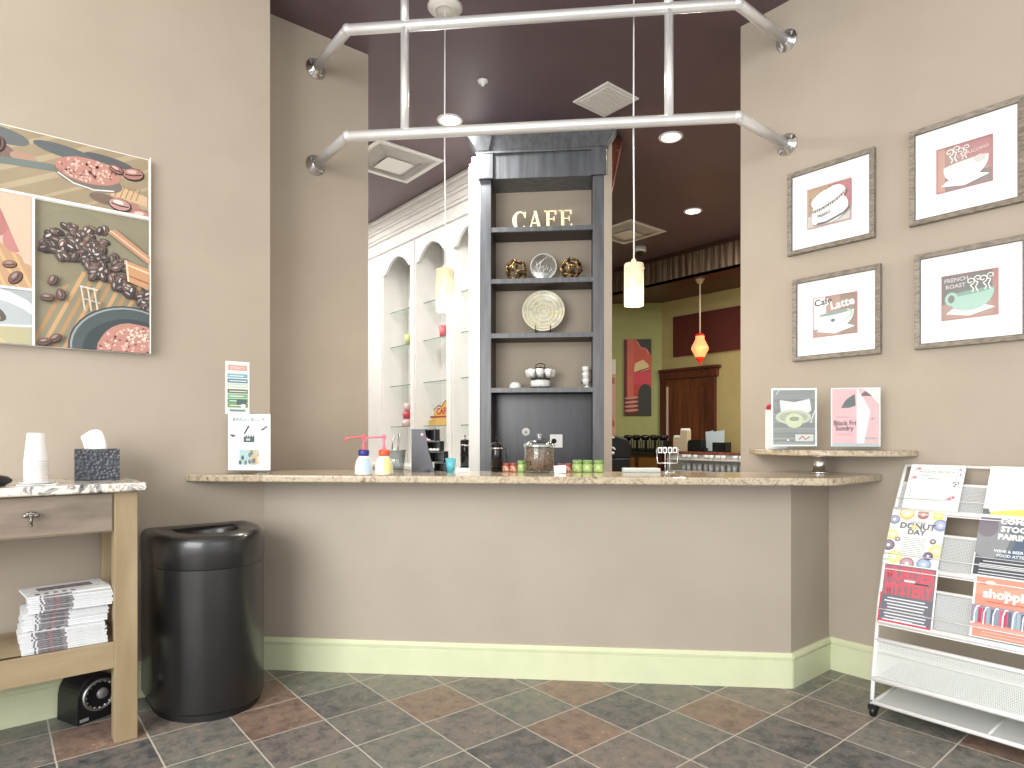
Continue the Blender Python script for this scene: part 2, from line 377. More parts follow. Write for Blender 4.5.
tag(MB().box((8.41, 4.2, 2.555), (8.445, 6.14, 3.19)).build('wall_panel', maroon), 'large maroon rectangle panel high on the tan wall above the wooden door', 'wall panel')
# door
m = MB().box((8.405, 5.47, 0), (8.44, 6.26, 2.2))
dr = struct(m.build('door_1', door_wood))
for z0, z1 in ((.25, 1.0), (1.15, 2.05)): MB().box((8.395, 5.58, z0), (8.41, 6.12, z1)).build('door_panel', door_wood, dr, .006)
MB().box((8.38, 5.37, 0), (8.44, 5.49, 2.22)).box((8.38, 6.24, 0), (8.44, 6.375, 2.22)).box((8.37, 5.33, 2.20), (8.44, 6.378, 2.32)).box((8.34, 5.29, 2.32), (8.44, 6.38, 2.36)).build('door_casing', cherry, dr, .004)
MB().box((8.375, 6.225, 0), (8.405, 6.245, 2.08)).build('door_edge_strip', mat('pale_strip', (206, 186, 170), .5), dr)  # narrow pale strip along the inner edge of the casing

# column that frames the dark bookcase
m = MB(); m.X = Matrix.Rotation(DR, 4, 'Z')
m.box((.263, 5.25, 0), (.328, 5.75, CEIL)).box((-.765, 5.58, 0), (.263, 5.75, CEIL))
struct(m.build('wall_column', wall_beige))
m = MB(); m.X = Matrix.Rotation(DR, 4, 'Z')
for k in range(4):
    d = .022*k
    m.prism([(.328, 3.34+.05*k), (.345, 3.40+.05*k), (.366-.004*k, 3.50+.04*k), (.388-.006*k, 3.62+.03*k), (.404-.006*k, 3.70), (.43-.02*k, 3.80), (.328, 3.80)], 5.42-d, 5.74, 0, 'y')
struct(m.build('trim_2', cherry))

# ================================================================ BAR TOP
SL = [(.775, 3.57), (.80, 3.53), (2.98, 1.352), (3.02, 1.325), (3.07, 1.312), (3.59, 1.31), (3.59, 1.79), (3.25, 1.79), (1.207, 3.83), (1.207, 3.57)]
o = MB().prism(SL, 1.052, 1.088).build('bar_top', bar_granite, None, .008, seg=3)
tag(o, 'long beige granite bar top with rounded edge across the taupe knee wall', 'counter')
# raised ledge
t = thing('wall_shelf', 'small raised beige granite ledge on the right wall above the bar top', 'shelf', (3.59, 1.585, 1.183))
cx = [(-.0, -.443), (-.06, -.437), (-.16, -.40), (-.27, -.30), (-.35, -.16), (-.38, 0), (-.36, .14), (-.28, .28), (-.17, .38), (-.07, .435), (0, .445)]
MB().prism(cx, 0, .030).build('ledge_top', bar_granite, t, .007, seg=3)
pm = MB().lathe([(0, -.095), (.045, -.095), (.045, -.085), (.03, -.078), (.028, -.01), (.036, -.006), (.036, 0), (0, 0)], (-.212, -.044, 0)); pm.build('support_post', chrome, t)

# ================================================================ DARK BOOKCASE
inner_shade = mat('bookcase_shade_brown', (58, 48, 42), .5)  # dark brown paints in the shade under shelves and on inner sides
bk = thing('bookcase', 'tall dark grey-stained bookcase with crown moulding rising to the ceiling behind the bar', 'bookcase', D(-.25, 5.25), DR)
X0, X1, I0, I1 = -.515, .513, -.422, .423
MB().box((X0, 0, 0), (I0, .30, 3.6)).box((I1, 0, 0), (X1, .30, 3.6)).build('side_stile', espresso, bk, .003)
MB().box((I0, .298, 1.66), (I1, .322, 3.6)).build('back_panel', wall_beige, bk, label='beige painted back panel')
MB().box((I0, .290, 0), (I1, .318, 1.66)).build('back_panel', espresso_dark, bk, label='dark stained lower back panel')
for z in (3.03, 2.60, 2.145, 1.69):
    MB().box((I0, .03, z-.036), (I1, .30, z-.004), 1).box((I0, .004, z-.038), (I1, .03, z)).box((I0, .03, z-.004), (I1, .30, z)).build('shelf', [espresso, inner_shade], bk)
MB().box((I0, -.25, .86), (I1+.02, .29, .90)).build('work_ledge', espresso_dark, bk)
MB().box((X0, -.01, 3.43), (X1, .30, 3.65)).box((X0-.02, -.03, 3.43), (I0+.02, .02, 3.65)).box((I1-.02, -.03, 3.43), (X1+.02, .02, 3.65)).box((X0-.03, -.035, 3.635), (X1+.03, .30, 3.655)).build('header', espresso, bk, .004)
cm = MB()
for (a, bq) in ((X0-.02, X1+.02),):
    z0, z1, o0, o1 = 3.655, 3.818, .03, .125
    cm.add([(a, -o0, z0), (bq, -o0, z0), (bq, .3, z0), (a, .3, z0), (a-.085, -o1, z1-.03), (bq+.085, -o1, z1-.03), (bq+.085, .3, z1-.03), (a-.085, .3, z1-.03)],
           [(0, 1, 5, 4), (1, 2, 6, 5), (2, 3, 7, 6), (3, 0, 4, 7), (0, 3, 2, 1), (4, 5, 6, 7)])
    cm.box((a-.09, -o1-.005, z1-.032), (bq+.09, .3, z1))
    for xs_, w_ in ((a, .10), (bq-.10, .10)):   # corner blocks
        sgn = -1 if xs_ == a else 1
        x_a, x_b = xs_, xs_+w_
        cm.add([(x_a, -o0-.012, z0), (x_b, -o0-.012, z0), (x_b, -.0, z0), (x_a, -.0, z0), (x_a-.085 if sgn < 0 else x_a-.055, -o1-.018, z1-.03), (x_b+.055 if sgn < 0 else x_b+.085, -o1-.018, z1-.03), (x_b+.055 if sgn < 0 else x_b+.085, 0, z1-.03), (x_a-.085 if sgn < 0 else x_a-.055, 0, z1-.03)],
               [(0, 1, 5, 4), (1, 2, 6, 5), (2, 3, 7, 6), (3, 0, 4, 7), (0, 3, 2, 1), (4, 5, 6, 7)])
cm.build('crown', espresso, bk, .003)
tag_o = MB(); tag_o.X = Matrix.Rotation(DR, 4, 'Z')
tag_o.box((-.862, 5.26, 0), (-.768, 5.75, 3.54)).box((-.855, 5.25, 3.50), (-.768, 5.75, 3.57)).box((-.835, 5.24, 3.57), (-.790, 5.75, 3.62))
struct(tag_o.build('trim_3', white_paint))

MB().box((I0, .02, .9), (I0+.004, .30, 3.6)).box((I1-.004, .02, .9), (I1, .30, 3.6)).build('inner_side_shade', inner_shade, bk)  # thin added sheets that colour the inner sides as shaded
# CAFE letters
gold_paint = mat('pale_gold_paint', (238, 222, 180), .45)
def letter3d(ch, s_, w_):
    """slab-serif letter cut from a board, .15 high, thick and thin strokes"""
    H_, d0, d1 = .152, -.012, .012; g = MB(); B = lambda x0, x1, z0, z1: g.prism([(x0, z0), (x1, z0), (x1, z1), (x0, z1)], d0, d1, 0, 'y')
    if ch == 'C':
        n = 26; out = []; inn = []
        for k in range(n+1):
            a = math.radians(42+276*k/n); th = .010+.016*abs(math.cos(a))*(1 if math.cos(a) < 0 else .25)
            out.append((w_*.56*math.cos(a), H_/2+H_/2*math.sin(a))); inn.append(((w_*.56-th*1.25)*math.cos(a)+.002, H_/2+(H_/2-th*.8)*math.sin(a)))
        for k in range(n): g.prism([out[k], out[k+1], inn[k+1], inn[k]], d0, d1, 0, 'y')
        g.prism([(w_*.36, H_*.66), (w_*.46, H_*.66), (w_*.46, H_*.97), (w_*.40, H_*.97), (w_*.30, H_*.86)], d0, d1, 0, 'y')
    elif ch == 'A':
        h2 = w_*.40
        g.prism([(-h2, 0), (-h2+.013, 0), (.006, H_), (-.006, H_)], d0, d1, 0, 'y'); g.prism([(h2-.026, 0), (h2, 0), (.010, H_), (-.012, H_)], d0, d1, 0, 'y')
        g.prism([(-h2*.62, H_*.30), (h2*.66, H_*.30), (h2*.58, H_*.37), (-h2*.54, H_*.37)], d0, d1, 0, 'y'); B(-w_/2, -w_*.2, 0, .010); B(w_*.14, w_/2, 0, .010)
    else:
        x = -w_*.34; B(x, x+.026, 0, H_); B(-w_/2, x+.045, 0, .010); B(-w_/2, w_*.42, H_-.010, H_); B(x+.02, w_*.22, H_*.50, H_*.50+.010)
        g.prism([(w_*.42-.010, H_-.036), (w_*.42, H_-.036), (w_*.42, H_-.004), (w_*.20, H_-.006)], d0, d1, 0, 'y'); B(w_*.20, w_*.27, H_*.40, H_*.68)
        if ch == 'E': B(x, w_*.46, 0, .010); g.prism([(w_*.46-.010, .040), (w_*.46, .040), (w_*.46, .004), (w_*.22, .006)], d0, d1, 0, 'y')
    n = g.build('letter', gold_paint); n.location = D(s_, 5.335, 3.031); n.rotation_euler = (0, 0, DR)
    tag(n, 'standing pale gold decorative letter %s on the top shelf of the dark bookcase' % ch, 'letter', 'gold letters spelling CAFE on the top shelf')
for ch, s_, w_ in (('C', -.438, .110), ('A', -.307, .125), ('F', -.175, .112), ('E', -.050, .118)): letter3d(ch, s_, w_)

# geometric ornaments
brass = mat('antique_brass', (170, 140, 90), .35, .6, var=(70, 50, 34), scale=30)
def ornament(loc, rot, label):
    bm = bmesh.new(); bmesh.ops.create_icosphere(bm, subdivisions=1, radius=.088)
    # dual (dodecahedron) edges
    cen = {f: f.calc_center_median().normalized()*.088 for f in bm.faces}
    mb = MB(); mb.X = Matrix.Rotation(rot, 4, 'Z') @ Matrix.Rotation(.35, 4, 'X')
    for e in bm.edges:
        a, b2 = [cen[f] for f in e.link_faces]; mb.tube([a, b2], .0115, 0, 6)
    for p in cen.values(): mb.ball(p, .013, 0, 8)
    bm.free(); o = mb.build('geometric_ornament', brass); o.location = loc
    tag(o, label, 'ornament'); 
    zmin = min(v.co.z for v in o.data.vertices); o.location.z = loc[2]-zmin; return o
x, y, _ = D(-.47, 5.36); ornament((x, y, 2.601), .4, 'brass geometric cage ball left of the glass disc on the second shelf')
x, y, _ = D(-.005, 5.36); ornament((x, y, 2.601), 1.3, 'brass geometric cage ball right of the glass disc on the second shelf')
t = thing('glass_disc', 'round clear etched glass disc standing between the two brass cage balls', 'ornament', D(-.24, 5.38, 2.602), DR)
g = MB().lathe([(0, .006), (.10, .006), (.108, .004), (.11, 0), (.108, -.004), (.10, -.006), (0, -.006)], (0, 0, .125), 40, 0, 'y'); g.build('disc', glass_mat('etched_glass', (205, 205, 200), .15, .7), t)
g = MB(); g.tube([(.108*math.cos(a*PI/20), -.002, .125+.108*math.sin(a*PI/20)) for a in range(40)], .005, closed=True)
for pts in ([(-.05, .06), (-.02, .16), (.0, .19)], [(-.07, .12), (-.02, .17), (.03, .2)], [(-.04, .10), (.0, .13), (.0, .08), (.03, .13)], [(.03, .09), (.05, .14), (.07, .10), (.05, .08)], [(-.08, .09), (-.03, .05), (.05, .06)], [(-.06, .16), (-.05, .09)]):
    g.tube([(a, -.008, b2) for a, b2 in pts], .0035, 0, 6)
g.build('etched_pattern', mat('frosted_lines', (226, 226, 220), .5), t); MB().box((-.05, -.03, 0), (.05, .03, .016)).build('foot', mat('frosted_foot', (220, 222, 220), .3), t, .004)
# round plate on a stand
t = thing('decorative_plate', 'large round pearly cream plate propped on the third bookcase shelf', 'plate', D(-.24, 5.37, 2.146), DR)
plm = mat('pearl_capiz', (216, 212, 190), .22, var=[(.35, (198, 200, 182)), (.5, (226, 222, 200)), (.65, (212, 204, 168))], scale=14)
g = MB(); g.X = Matrix.Translation((0, .01, .205)) @ Matrix.Rotation(math.radians(-10), 4, 'X'); g.lathe([(0, .026), (.06, .024), (.12, .014), (.172, -.004), (.182, -.010), (.18, -.014), (.17, -.008), (.12, .008), (.06, .016), (0, .018)][::-1], (0, 0, 0), 48, 0, 'y'); g.build('plate', plm, t)
g = MB(); g.X = Matrix.Translation((0, .01, .205)) @ Matrix.Rotation(math.radians(-10), 4, 'X')
for r_, yy in ((.16, -.006), (.13, .003), (.095, .010), (.06, .015), (.03, .018)):
    g.tube([(r_*math.cos(a*PI/18), yy-.004+.002, r_*math.sin(a*PI/18)) for a in range(36)], .0016, 0, 5, closed=True)
g.build('ring_pattern', mat('pearl_ring_lines', (196, 188, 156), .3), t)
t = thing('plate_stand', 'small black wire easel under the round pearly cream plate', 'stand', D(-.24, 5.36, 2.146), DR)
g = MB()
for sx in (-.062, .062): g.tube([(sx, -.055, .07), (sx, -.06, .02), (sx, -.05, .004), (sx, .05, .004), (sx*.5, .075, .16)], .0045, 0, 6).tube([(sx-.022, -.05, .004), (sx+.022, -.05, .004)], .0045, 0, 6)
g.tube([(-.062, .05, .004), (.062, .05, .004)], .004, 0, 6); g.build('frame', black_metal, t)
# fourth shelf: coffee cup carousel, white domed dish, little figurine
t = thing('cup_carousel', 'white cups on a black wire carousel over a white dish, lowest bookcase shelf', 'cup rack', D(-.265, 5.36, 1.69), DR)
china = mat('white_china', (240, 242, 240), .15)
MB().lathe([(0, .01), (.075, .01), (.082, .018), (.085, .055), (.075, .07), (0, .07)], (0, 0, 0), 28).build('dish', china, t)
g = MB().tube([(.088*math.cos(a*PI/12), .088*math.sin(a*PI/12), .008) for a in range(24)], .005, 0, 6, closed=True).tube([(.08*math.cos(a*PI/12), .08*math.sin(a*PI/12), .082) for a in range(24)], .004, 0, 6, closed=True)
g.tube([(0, 0, .0), (0, 0, .19)], .004, 0, 6).tube([(.04*math.cos(a*PI/10), 0, .19+.022*math.sin(a*PI/10)) for a in range(20)], .004, 0, 6, closed=True).tube([(.09*math.cos(a*PI/12), .09*math.sin(a*PI/12), .165) for a in range(24)], .003, 0, 6, closed=True)
for a in range(4): g.tube([(0, 0, .18), (.09*math.cos(a*PI/2+.4), .09*math.sin(a*PI/2+.4), .165)], .003, 0, 6)
g.build('frame', black_metal, t)
for k in range(8):
    a = 2*PI*k/8; c0 = (.098*math.cos(a), .098*math.sin(a), .095)
    MB().lathe([(0, .0), (.018, .002), (.026, .02), (.033, .062), (.030, .062), (.022, .02), (0, .006)], c0, 18).tube([(c0[0]*1.0+.026*math.cos(a+1.2), c0[1]+.026*math.sin(a+1.2), .145), (c0[0]+.045*math.cos(a+1.2), c0[1]+.045*math.sin(a+1.2), .13), (c0[0]+.024*math.cos(a+1.2), c0[1]+.024*math.sin(a+1.2), .112)], .003, 0, 6).build('cup', china, t)
o = MB().lathe([(0, 0), (.052, 0), (.055, .01), (.05, .036), (.03, .054), (.01, .058), (0, .058)]).build('covered_dish', china); o.location = D(-.48, 5.37, 1.69); tag(o, 'small white domed dish at the left end of the lowest bookcase shelf', 'dish')
t = thing('mug_tree', 'narrow white mug stack in a wire holder, right end of lowest bookcase shelf', 'mug holder', D(.128, 5.37, 1.69), DR)
for k in range(3): MB().lathe([(0, 0), (.022, .002), (.032, .03), (.032, .052), (.028, .052), (0, .01)], (-.01, 0, .03+.05*k), 16).build('mug', china, t)
MB().lathe([(0, 0), (.03, 0), (.03, .01), (.01, .02), (.01, .03), (0, .03)]).build('base', china, t)
MB().tube([(.03, 0, .16), (.04, 0, .12), (.036, 0, .05), (-.05, 0, .045)], .0045, 0, 6).tube([(-.045, 0, .04), (-.045, 0, .06)], .0045, 0, 6).build('wire_holder', black_metal, t)
# socket plate and round control on the dark back panel
t = thing('wall_socket', 'white double wall socket on the dark lower panel of the bookcase', 'socket', D(-.135, 5.535, 1.245), DR)
MB().box((-.055, -.006, -.058), (.055, .004, .058)).build('cover_plate', white_plastic, t, .003)
MB().lathe([(0, .0), (.022, 0), (.022, -.01), (0, -.012)][::-1], (-.02, -.006, 0), 18, 0, 'y').build('plug', black_plastic, t)
o = MB().lathe([(0, -.012), (.03, -.012), (.036, -.006), (.036, .004), (0, .004)], (0, 0, 0), 24, 0, 'y').lathe([(0, -.018), (.012, -.018), (.012, -.01)], (0, 0, 0), 16, 1, 'y').build('round_switch', [white_plastic, steel]); o.location = D(-.40, 5.535, 1.325); o.rotation_euler = (0, 0, DR)
tag(o, 'round white dial on the dark lower panel of the bookcase', 'switch')

# ================================================================ WHITE DISPLAY CABINET
wc = thing('display_cabinet', 'tall white built-in display cabinet with three arched bays and glass shelves left of the bookcase', 'cabinet', (3.62, 4.66, 0))
Y = lambda y: y-4.66
post = [(7.32, 6.785), (6.137, 6.035), (5.42, 5.312), (4.75, 4.66)]
MB().box((.33, 0, 0), (.36, Y(7.32), CEIL-.002)).build('back_panel', white_paint, wc)
for a, bq in post:
    MB().box((0, Y(bq), 0), (.33, Y(a), 3.5)).build('divider', white_paint, wc, .004)
for a, bq in post: MB().box((-.02, Y(bq)+.015, .95), (0, Y(a)-.015 if a < 7 else Y(7.17), 3.44)).build('pilaster', white_paint, wc, .005)
MB().box((-.12, 0, 0), (.33, Y(7.32), .93)).build('base_cabinet', white_paint, wc, .004)
MB().box((-.16, 0, .93), (.33, Y(7.32), .97)).build('worktop', mat('pale_worktop', (226, 226, 220), .25), wc, .004)
bays = [(6.785, 6.137), (6.035, 5.42), (5.312, 4.75)]
for y1, y0 in bays:
    W = y1-y0; n = 22; pts = []
    def arch(u):   # ogee shoulders and round crown
        u = abs(2*u-1); 
        return 3.19+.045*(1-u)**.8+(.125*(1-(u/.84)**2.3) if u < .84 else 0)
    low = [(Y(y0)+W*i/n, arch(i/n)) for i in range(n+1)]
    g = MB()
    for i in range(n):
        (a, za), (b2, zb) = low[i], low[i+1]
        g.prism([(a, za), (b2, zb), (b2, 3.5), (a, 3.5)], .0, .03, 0, 'x')
    g.build('arch_board', white_paint, wc)
    g = MB(); yc = Y((y0+y1)/2)    # carved spray
    for k in range(-4, 5):
        g.ball((-.003, yc+k*.028, 3.415+.012*math.cos(k)), .018-.0018*abs(k), 0, 8, (.5, 1, .7))
    g.build('carving', mat('carved_white', (226, 226, 220), .5), wc)
    for z in (2.765, 2.35, 1.885, 1.405):
        MB().box((.10, Y(y0)+.004, z-.008), (.32, Y(y1)-.004, z)).box((.096, Y(y0)+.004, z-.008), (.10, Y(y1)-.004, z), 1).build('glass_shelf', [clear, glass_edge], wc)
for i, (z0, z1, o_) in enumerate(((3.46, 3.50, .03), (3.50, 3.60, .012), (3.60, 3.63, .04), (3.63, 3.69, .055), (3.69, 3.72, .08), (3.72, 3.78, .10), (3.78, 3.818, .14))):
    MB().box((-o_, 0, z0), (.33, Y(7.32), z1)).build('cornice', white_paint, wc, .008)

# things on the white cabinet's shelves
def cup(loc, h, r, m_, label, grp=None):
    o = MB().lathe([(0, 0), (r*.7, 0), (r, h), (r*.93, h), (r*.64, .004), (0, .004)], (0, 0, 0), 20).build('cup', m_); o.location = loc
    return tag(o, label, 'cup', grp)
cup((3.78, 5.74, 2.351), .13, .045, mat('rose_plastic', (214, 110, 118), .4), 'rose pink cup high in the middle bay of the white cabinet')
cup((3.78, 6.47, 2.351), .12, .045, mat('pale_lime_plastic', (204, 208, 140), .4), 'pale lime cup high in the left bay of the white cabinet')
t = thing('shelf_sign', 'stepped gold and red cafe sign on the lowest glass shelf of the middle bay', 'sign', (3.78, 5.80, 1.406), RW)
g = Art(.44, .30, .0, -.22, 0, None); g.clipb = (0, 0, .44, .30)
g.poly([(0, 0), (.44, 0), (.44, .29), (.34, .27), (.26, .2), (.12, .16), (.08, .08), (0, .05)], (206, 170, 96))
g.text('CAFE', .27, .12, .10, (176, 30, 34), .004); g.rect(.03, .085, .36, .018, (150, 40, 40)); g.stroke([(.1, .17), (.2, .22), (.25, .2), (.34, .27)], .014, (120, 90, 30)); g.done('lettering', t)
MB().prism([(-.22, 0), (.22, 0), (.22, .29), (.12, .27), (.04, .2), (-.10, .16), (-.14, .08), (-.22, .05)], .001, .012, 0, 'y').build('board', mat('gold_board', (206, 170, 96), .5), t)
o = MB()
for k in range(3): o.lathe([(0, .09*k), (.05-.008*k, .09*k), (.06-.008*k, .05+.09*k), (.03, .088+.09*k), (0, .088+.09*k)], (0, 0, 0), 16, k % 2)
o = o.build('tiered_canister', [mat('pale_pink_glaze', (232, 196, 200), .4), mat('red_glaze', (200, 80, 90), .4)]); o.location = (3.78, 6.50, 1.406); tag(o, 'small pink and red tiered canister on the lowest glass shelf of the left bay', 'canister')

# ================================================================ OVERHEAD PIPE FRAME
P = thing('pipe_rack', 'overhead frame of white chrome pipes bridging the two walls above the bar', 'pipe frame', (2.3, 2.6, 2.985))
def rel(p): return tuple(Vector(p)-Vector((2.3, 2.6, 2.985)))
Lr = [(3.59, 1.823, 2.985), (3.087, 1.837, 2.985), (1.552, 3.355, 2.985), (1.579, 3.85, 3.0)]
for name, z, q in (('rail', 2.985, 0), ('rail', 3.59, 1)):
    pts = [(3.585, 1.823, z), (3.075, 1.833, z), (1.57, 3.362, z), (1.582, 3.845, z)]
    MB().tube([rel(p) for p in pts], .029, 0, 20).build('rail', pipe_m, P)
    for p in pts[1:3]: MB().ball(rel(p), .0315, 0, 18).build('elbow', pipe_m, P)
    MB().lathe([(0, -.035), (.034, -.035), (.036, -.014), (.062, -.010), (.064, 0), (0, 0)], rel((3.589, 1.823, z)), 24, 0, 'x').build('flange', chrome, P)
    MB().lathe([(0, -.035), (.034, -.035), (.036, -.014), (.062, -.010), (.064, 0), (0, 0)], rel((1.582, 3.849, z)), 24, 0, 'y').build('flange', chrome, P)
    for k in range(4):
        a = PI/4+k*PI/2
        MB().ball(rel((3.577, 1.823+.05*math.cos(a), z+.05*math.sin(a))), .007, 0, 8).build('bolt', steel, P)
        MB().ball(rel((1.582+.05*math.cos(a), 3.837, z+.05*math.sin(a))), .007, 0, 8).build('bolt', steel, P)
for (x, y) in ((1.803, 3.125), (2.824, 2.088)):
    MB().tube([rel((x, y, 2.985)), rel((x, y, 3.59))], .024, 0, 18).tube([rel((x, y, 3.59)), rel((x, y, CEIL))], .024, 0, 18).build('upright', pipe_m, P)
    MB().lathe([(0, -.012), (.05, -.012), (.055, 0), (0, 0)], rel((x, y, CEIL)), 24).build('flange', chrome, P)

# ================================================================ CEILING FIXTURES
lamp_em = mat('lamp_diffuser', (255, 246, 230), .5, emit=((255, 244, 226), 9))
for i, (x, y) in enumerate(CANS):
    lab = ['round recessed ceiling lamp above the white display cabinet side', 'round recessed ceiling lamp to the right of the bookcase crown', 'round recessed ceiling lamp farthest back near the corrugated beam'][i]
    t = thing('recessed_light', lab, 'ceiling light', (x, y, CEIL), 0, 'recessed ceiling lamps')
    MB().lathe([(.075, -.002), (.085, -.010), (.10, -.008), (.105, 0), (.075, 0)], (0, 0, 0), 32).build('trim_ring', white_plastic, t)
    MB().lathe([(0, -.006), (.076, -.006)][::-1], (0, 0, 0), 32).build('lamp', lamp_em, t)
vent_white = mat('white_vent_metal', (236, 234, 230), .5)
def diffuser(x, y, half, label, louvre=True):
    t = thing('ceiling_vent', label, 'vent', (x, y, CEIL))
    MB().box((-half, -half, -.012), (half, half, 0)).build('flange', vent_white, t, .003)
    if louvre:
        for k, r_ in enumerate((.86, .72, .58)):
            g = MB(); a, b2 = half*r_, half*(r_-.14); zo, zi = -.022, -.013
            vs = [(sx*a, sy*a, zi) for sx, sy in ((-1, -1), (1, -1), (1, 1), (-1, 1))]+[(sx*b2, sy*b2, zo-.004*k) for sx, sy in ((-1, -1), (1, -1), (1, 1), (-1, 1))]
            g.add(vs, [(i, (i+1) % 4, 4+(i+1) % 4, 4+i) for i in range(4)]+[(4+i, 4+(i+1) % 4, (i+1) % 4, i) for i in range(4)])
            g.build('louvre', vent_white, t)
        MB().box((-half*.40, -half*.40, -.040), (half*.40, half*.40, -.034)).build('centre_plate', vent_white, t)
        MB().box((-half*.84, -half*.84, -.0135), (half*.84, half*.84, -.0125)).build('throat', mat('vent_throat', (222, 218, 214), .8), t)
    else:
        g = MB(); n = 12
        for k in range(n): g.box((-half*.82, -half*.82+2*half*.82*k/n, -.018), (half*.82, -half*.82+2*half*.82*(k+.55)/n, -.013))
        g.build('grille', vent_white, t)
        MB().box((-half*.84, -half*.84, -.0135), (half*.84, half*.84, -.0125)).build('throat', mat('vent_throat', (222, 218, 214), .8), t)
diffuser(2.884, 5.20, .335, 'large square stepped white ceiling diffuser above the white display cabinet')
diffuser(3.58, 3.22, .175, 'small square white ceiling grille above the bookcase crown', False)
diffuser(6.10, 5.13, .335, 'square stepped white ceiling diffuser behind the right pendant lamp')
o = MB().lathe([(0, -.035), (.012, -.035), (.012, -.02), (.035, -.012), (.04, 0), (0, 0)], (0, 0, 0), 20).build('sprinkler_head', white_plastic); o.location = (2.719, 3.612, CEIL); tag(o, 'small white sprinkler head in the plum ceiling', 'sprinkler')
t = thing('dome_camera', 'small white dome camera under the ceiling by the corrugated beam', 'camera', (6.7, 5.42, CEIL))
MB().lathe([(0, -.07), (.075, -.07), (.085, -.055), (.085, 0), (0, 0)], (0, 0, 0), 24).build('housing', white_plastic, t); MB().ball((0, 0, -.07), .055, 0, 16).build('dome', black_plastic, t)

# pendants
def shade_mat(name, col, strength):
    m = mat(name, col, .4, emit=(col, strength)); nt = m.node_tree; b = nt.nodes['Principled BSDF']
    tc = nt.nodes.new('ShaderNodeTexCoord'); n = nt.nodes.new('ShaderNodeTexNoise'); n.inputs['Scale'].default_value = 9; nt.links.new(tc.outputs['Object'], n.inputs['Vector'])
    r = nt.nodes.new('ShaderNodeValToRGB'); r.color_ramp.elements[0].position = .38; r.color_ramp.elements[0].color = lin((236, 190, 130)); r.color_ramp.elements[1].position = .6; r.color_ramp.elements[1].color = lin((255, 240, 200))
    nt.links.new(n.outputs[0], r.inputs[0]); nt.links.new(r.outputs[0], b.inputs['Emission Color'])
    sp = nt.nodes.new('ShaderNodeSeparateXYZ'); mr = nt.nodes.new('ShaderNodeMapRange'); mr.interpolation_type = 'SMOOTHSTEP'   # brightest round the bulb
    mr.inputs['From Min'].default_value = .25; mr.inputs['From Max'].default_value = .9; mr.inputs['To Min'].default_value = strength*1.6; mr.inputs['To Max'].default_value = strength*.22
    nt.links.new(tc.outputs['Generated'], sp.inputs[0]); nt.links.new(sp.outputs[2], mr.inputs[0]); nt.links.new(mr.outputs[0], b.inputs['Emission Strength']); return m
amber = shade_mat('alabaster_glass_lit', (226, 206, 170), .8)
bulb_m = mat('warm_bulb', (255, 240, 210), .5, emit=((255, 236, 200), 14))
for (x, y, z0, z1, lab) in ((2.081, 3.137, 2.025, 2.27, 'lit cylindrical alabaster pendant lamp on a white cord in front of the white cabinet'), (2.767, 2.281, 2.010, 2.243, 'lit cylindrical alabaster pendant lamp on a white cord right of the bookcase')):
    t = thing('pendant_lamp', lab, 'pendant lamp', (x, y, CEIL), 0, 'cylinder pendants above the bar')
    a, b2 = z0-CEIL, z1-CEIL
    sh = MB().lathe([(.050, a+.002), (.053, a), (.054, a+.01), (.054, b2-.01), (.051, b2), (.048, b2), (.050, b2-.01), (.050, a+.002)], (0, 0, 0), 32); sh.build('lamp_shade', amber, t)
    MB().lathe([(0, b2-.03), (.049, b2-.03), (.049, b2-.024), (.016, b2-.02), (.014, b2+.02), (.006, b2+.03), (0, b2+.03)], (0, 0, 0), 24).build('socket', mat('cream_cap', (240, 232, 210), .4), t)
    g = MB()
    for k in range(3): an = k*2*PI/3+1.0; g.ball((.056*math.cos(an), .056*math.sin(an), b2-.03), .006, 0, 8)
    g.build('screw', chrome, t)
    MB().lathe([(0, a+.05), (.022, a+.06), (.028, a+.10), (.018, a+.15), (.012, a+.2), (0, a+.2)], (0, 0, 0), 16).build('bulb', bulb_m, t)
    MB().tube([(0, 0, b2+.02), (.004, .002, b2+.3), (-.003, 0, b2+.7), (0, 0, -.02)], .0042, 0, 8).build('cord', white_plastic, t)
    MB().lathe([(0, -.03), (.03, -.028), (.095, -.014), (.105, 0), (0, 0)], (0, 0, 0), 32).lathe([(.055, -.026), (.06, -.030), (.066, -.024)], (0, 0, 0), 32).build('canopy', mat('canopy_white', (226, 222, 214), .5), t)
    light('pendant_glow', 'POINT', (x, y, z0-.03), 3, (1, .8, .55), .04)
t = thing('pendant_lamp', 'red glass lantern pendant on a pale rod in the back room', 'pendant lamp', (7.566, 5.076, 3.46))
ruby = mat('lit_orange_glass', (230, 110, 60), .3, emit=((255, 140, 92), 1.7)); red_g = mat('red_glass', (180, 40, 20), .3, emit=((200, 40, 16), .4))
MB().lathe([(.05, -.84), (.06, -.83), (.06, -.78), (.045, -.76)][::-1], (0, 0, 0), 8, 0, 'z', False).lathe([(.06, -.83), (.115, -.94), (.118, -.97), (.06, -1.08)][::-1], (0, 0, 0), 8, 0, 'z', False).build('lamp_shade', ruby, t)
MB().lathe([(.06, -1.08), (.05, -1.11), (.02, -1.15), (.012, -1.18), (0, -1.185)][::-1], (0, 0, 0), 8, 0, 'z', False).build('end_cap', red_g, t)
MB().lathe([(.0, -.755), (.046, -.755), (.062, -.775), (.062, -.79)][::-1], (0, 0, 0), 8).build('top_cap', red_g, t)
MB().tube([(0, 0, -.76), (0, 0, -.02)], .009, 0, 8).ball((0, 0, -.42), .014).build('rod', mat('pale_rod', (214, 200, 176), .4), t)
MB().lathe([(0, -.07), (.03, -.065), (.06, -.02), (.065, 0), (0, 0)], (0, 0, 0), 20).build('canopy', mat('pale_canopy', (190, 170, 140), .4), t)
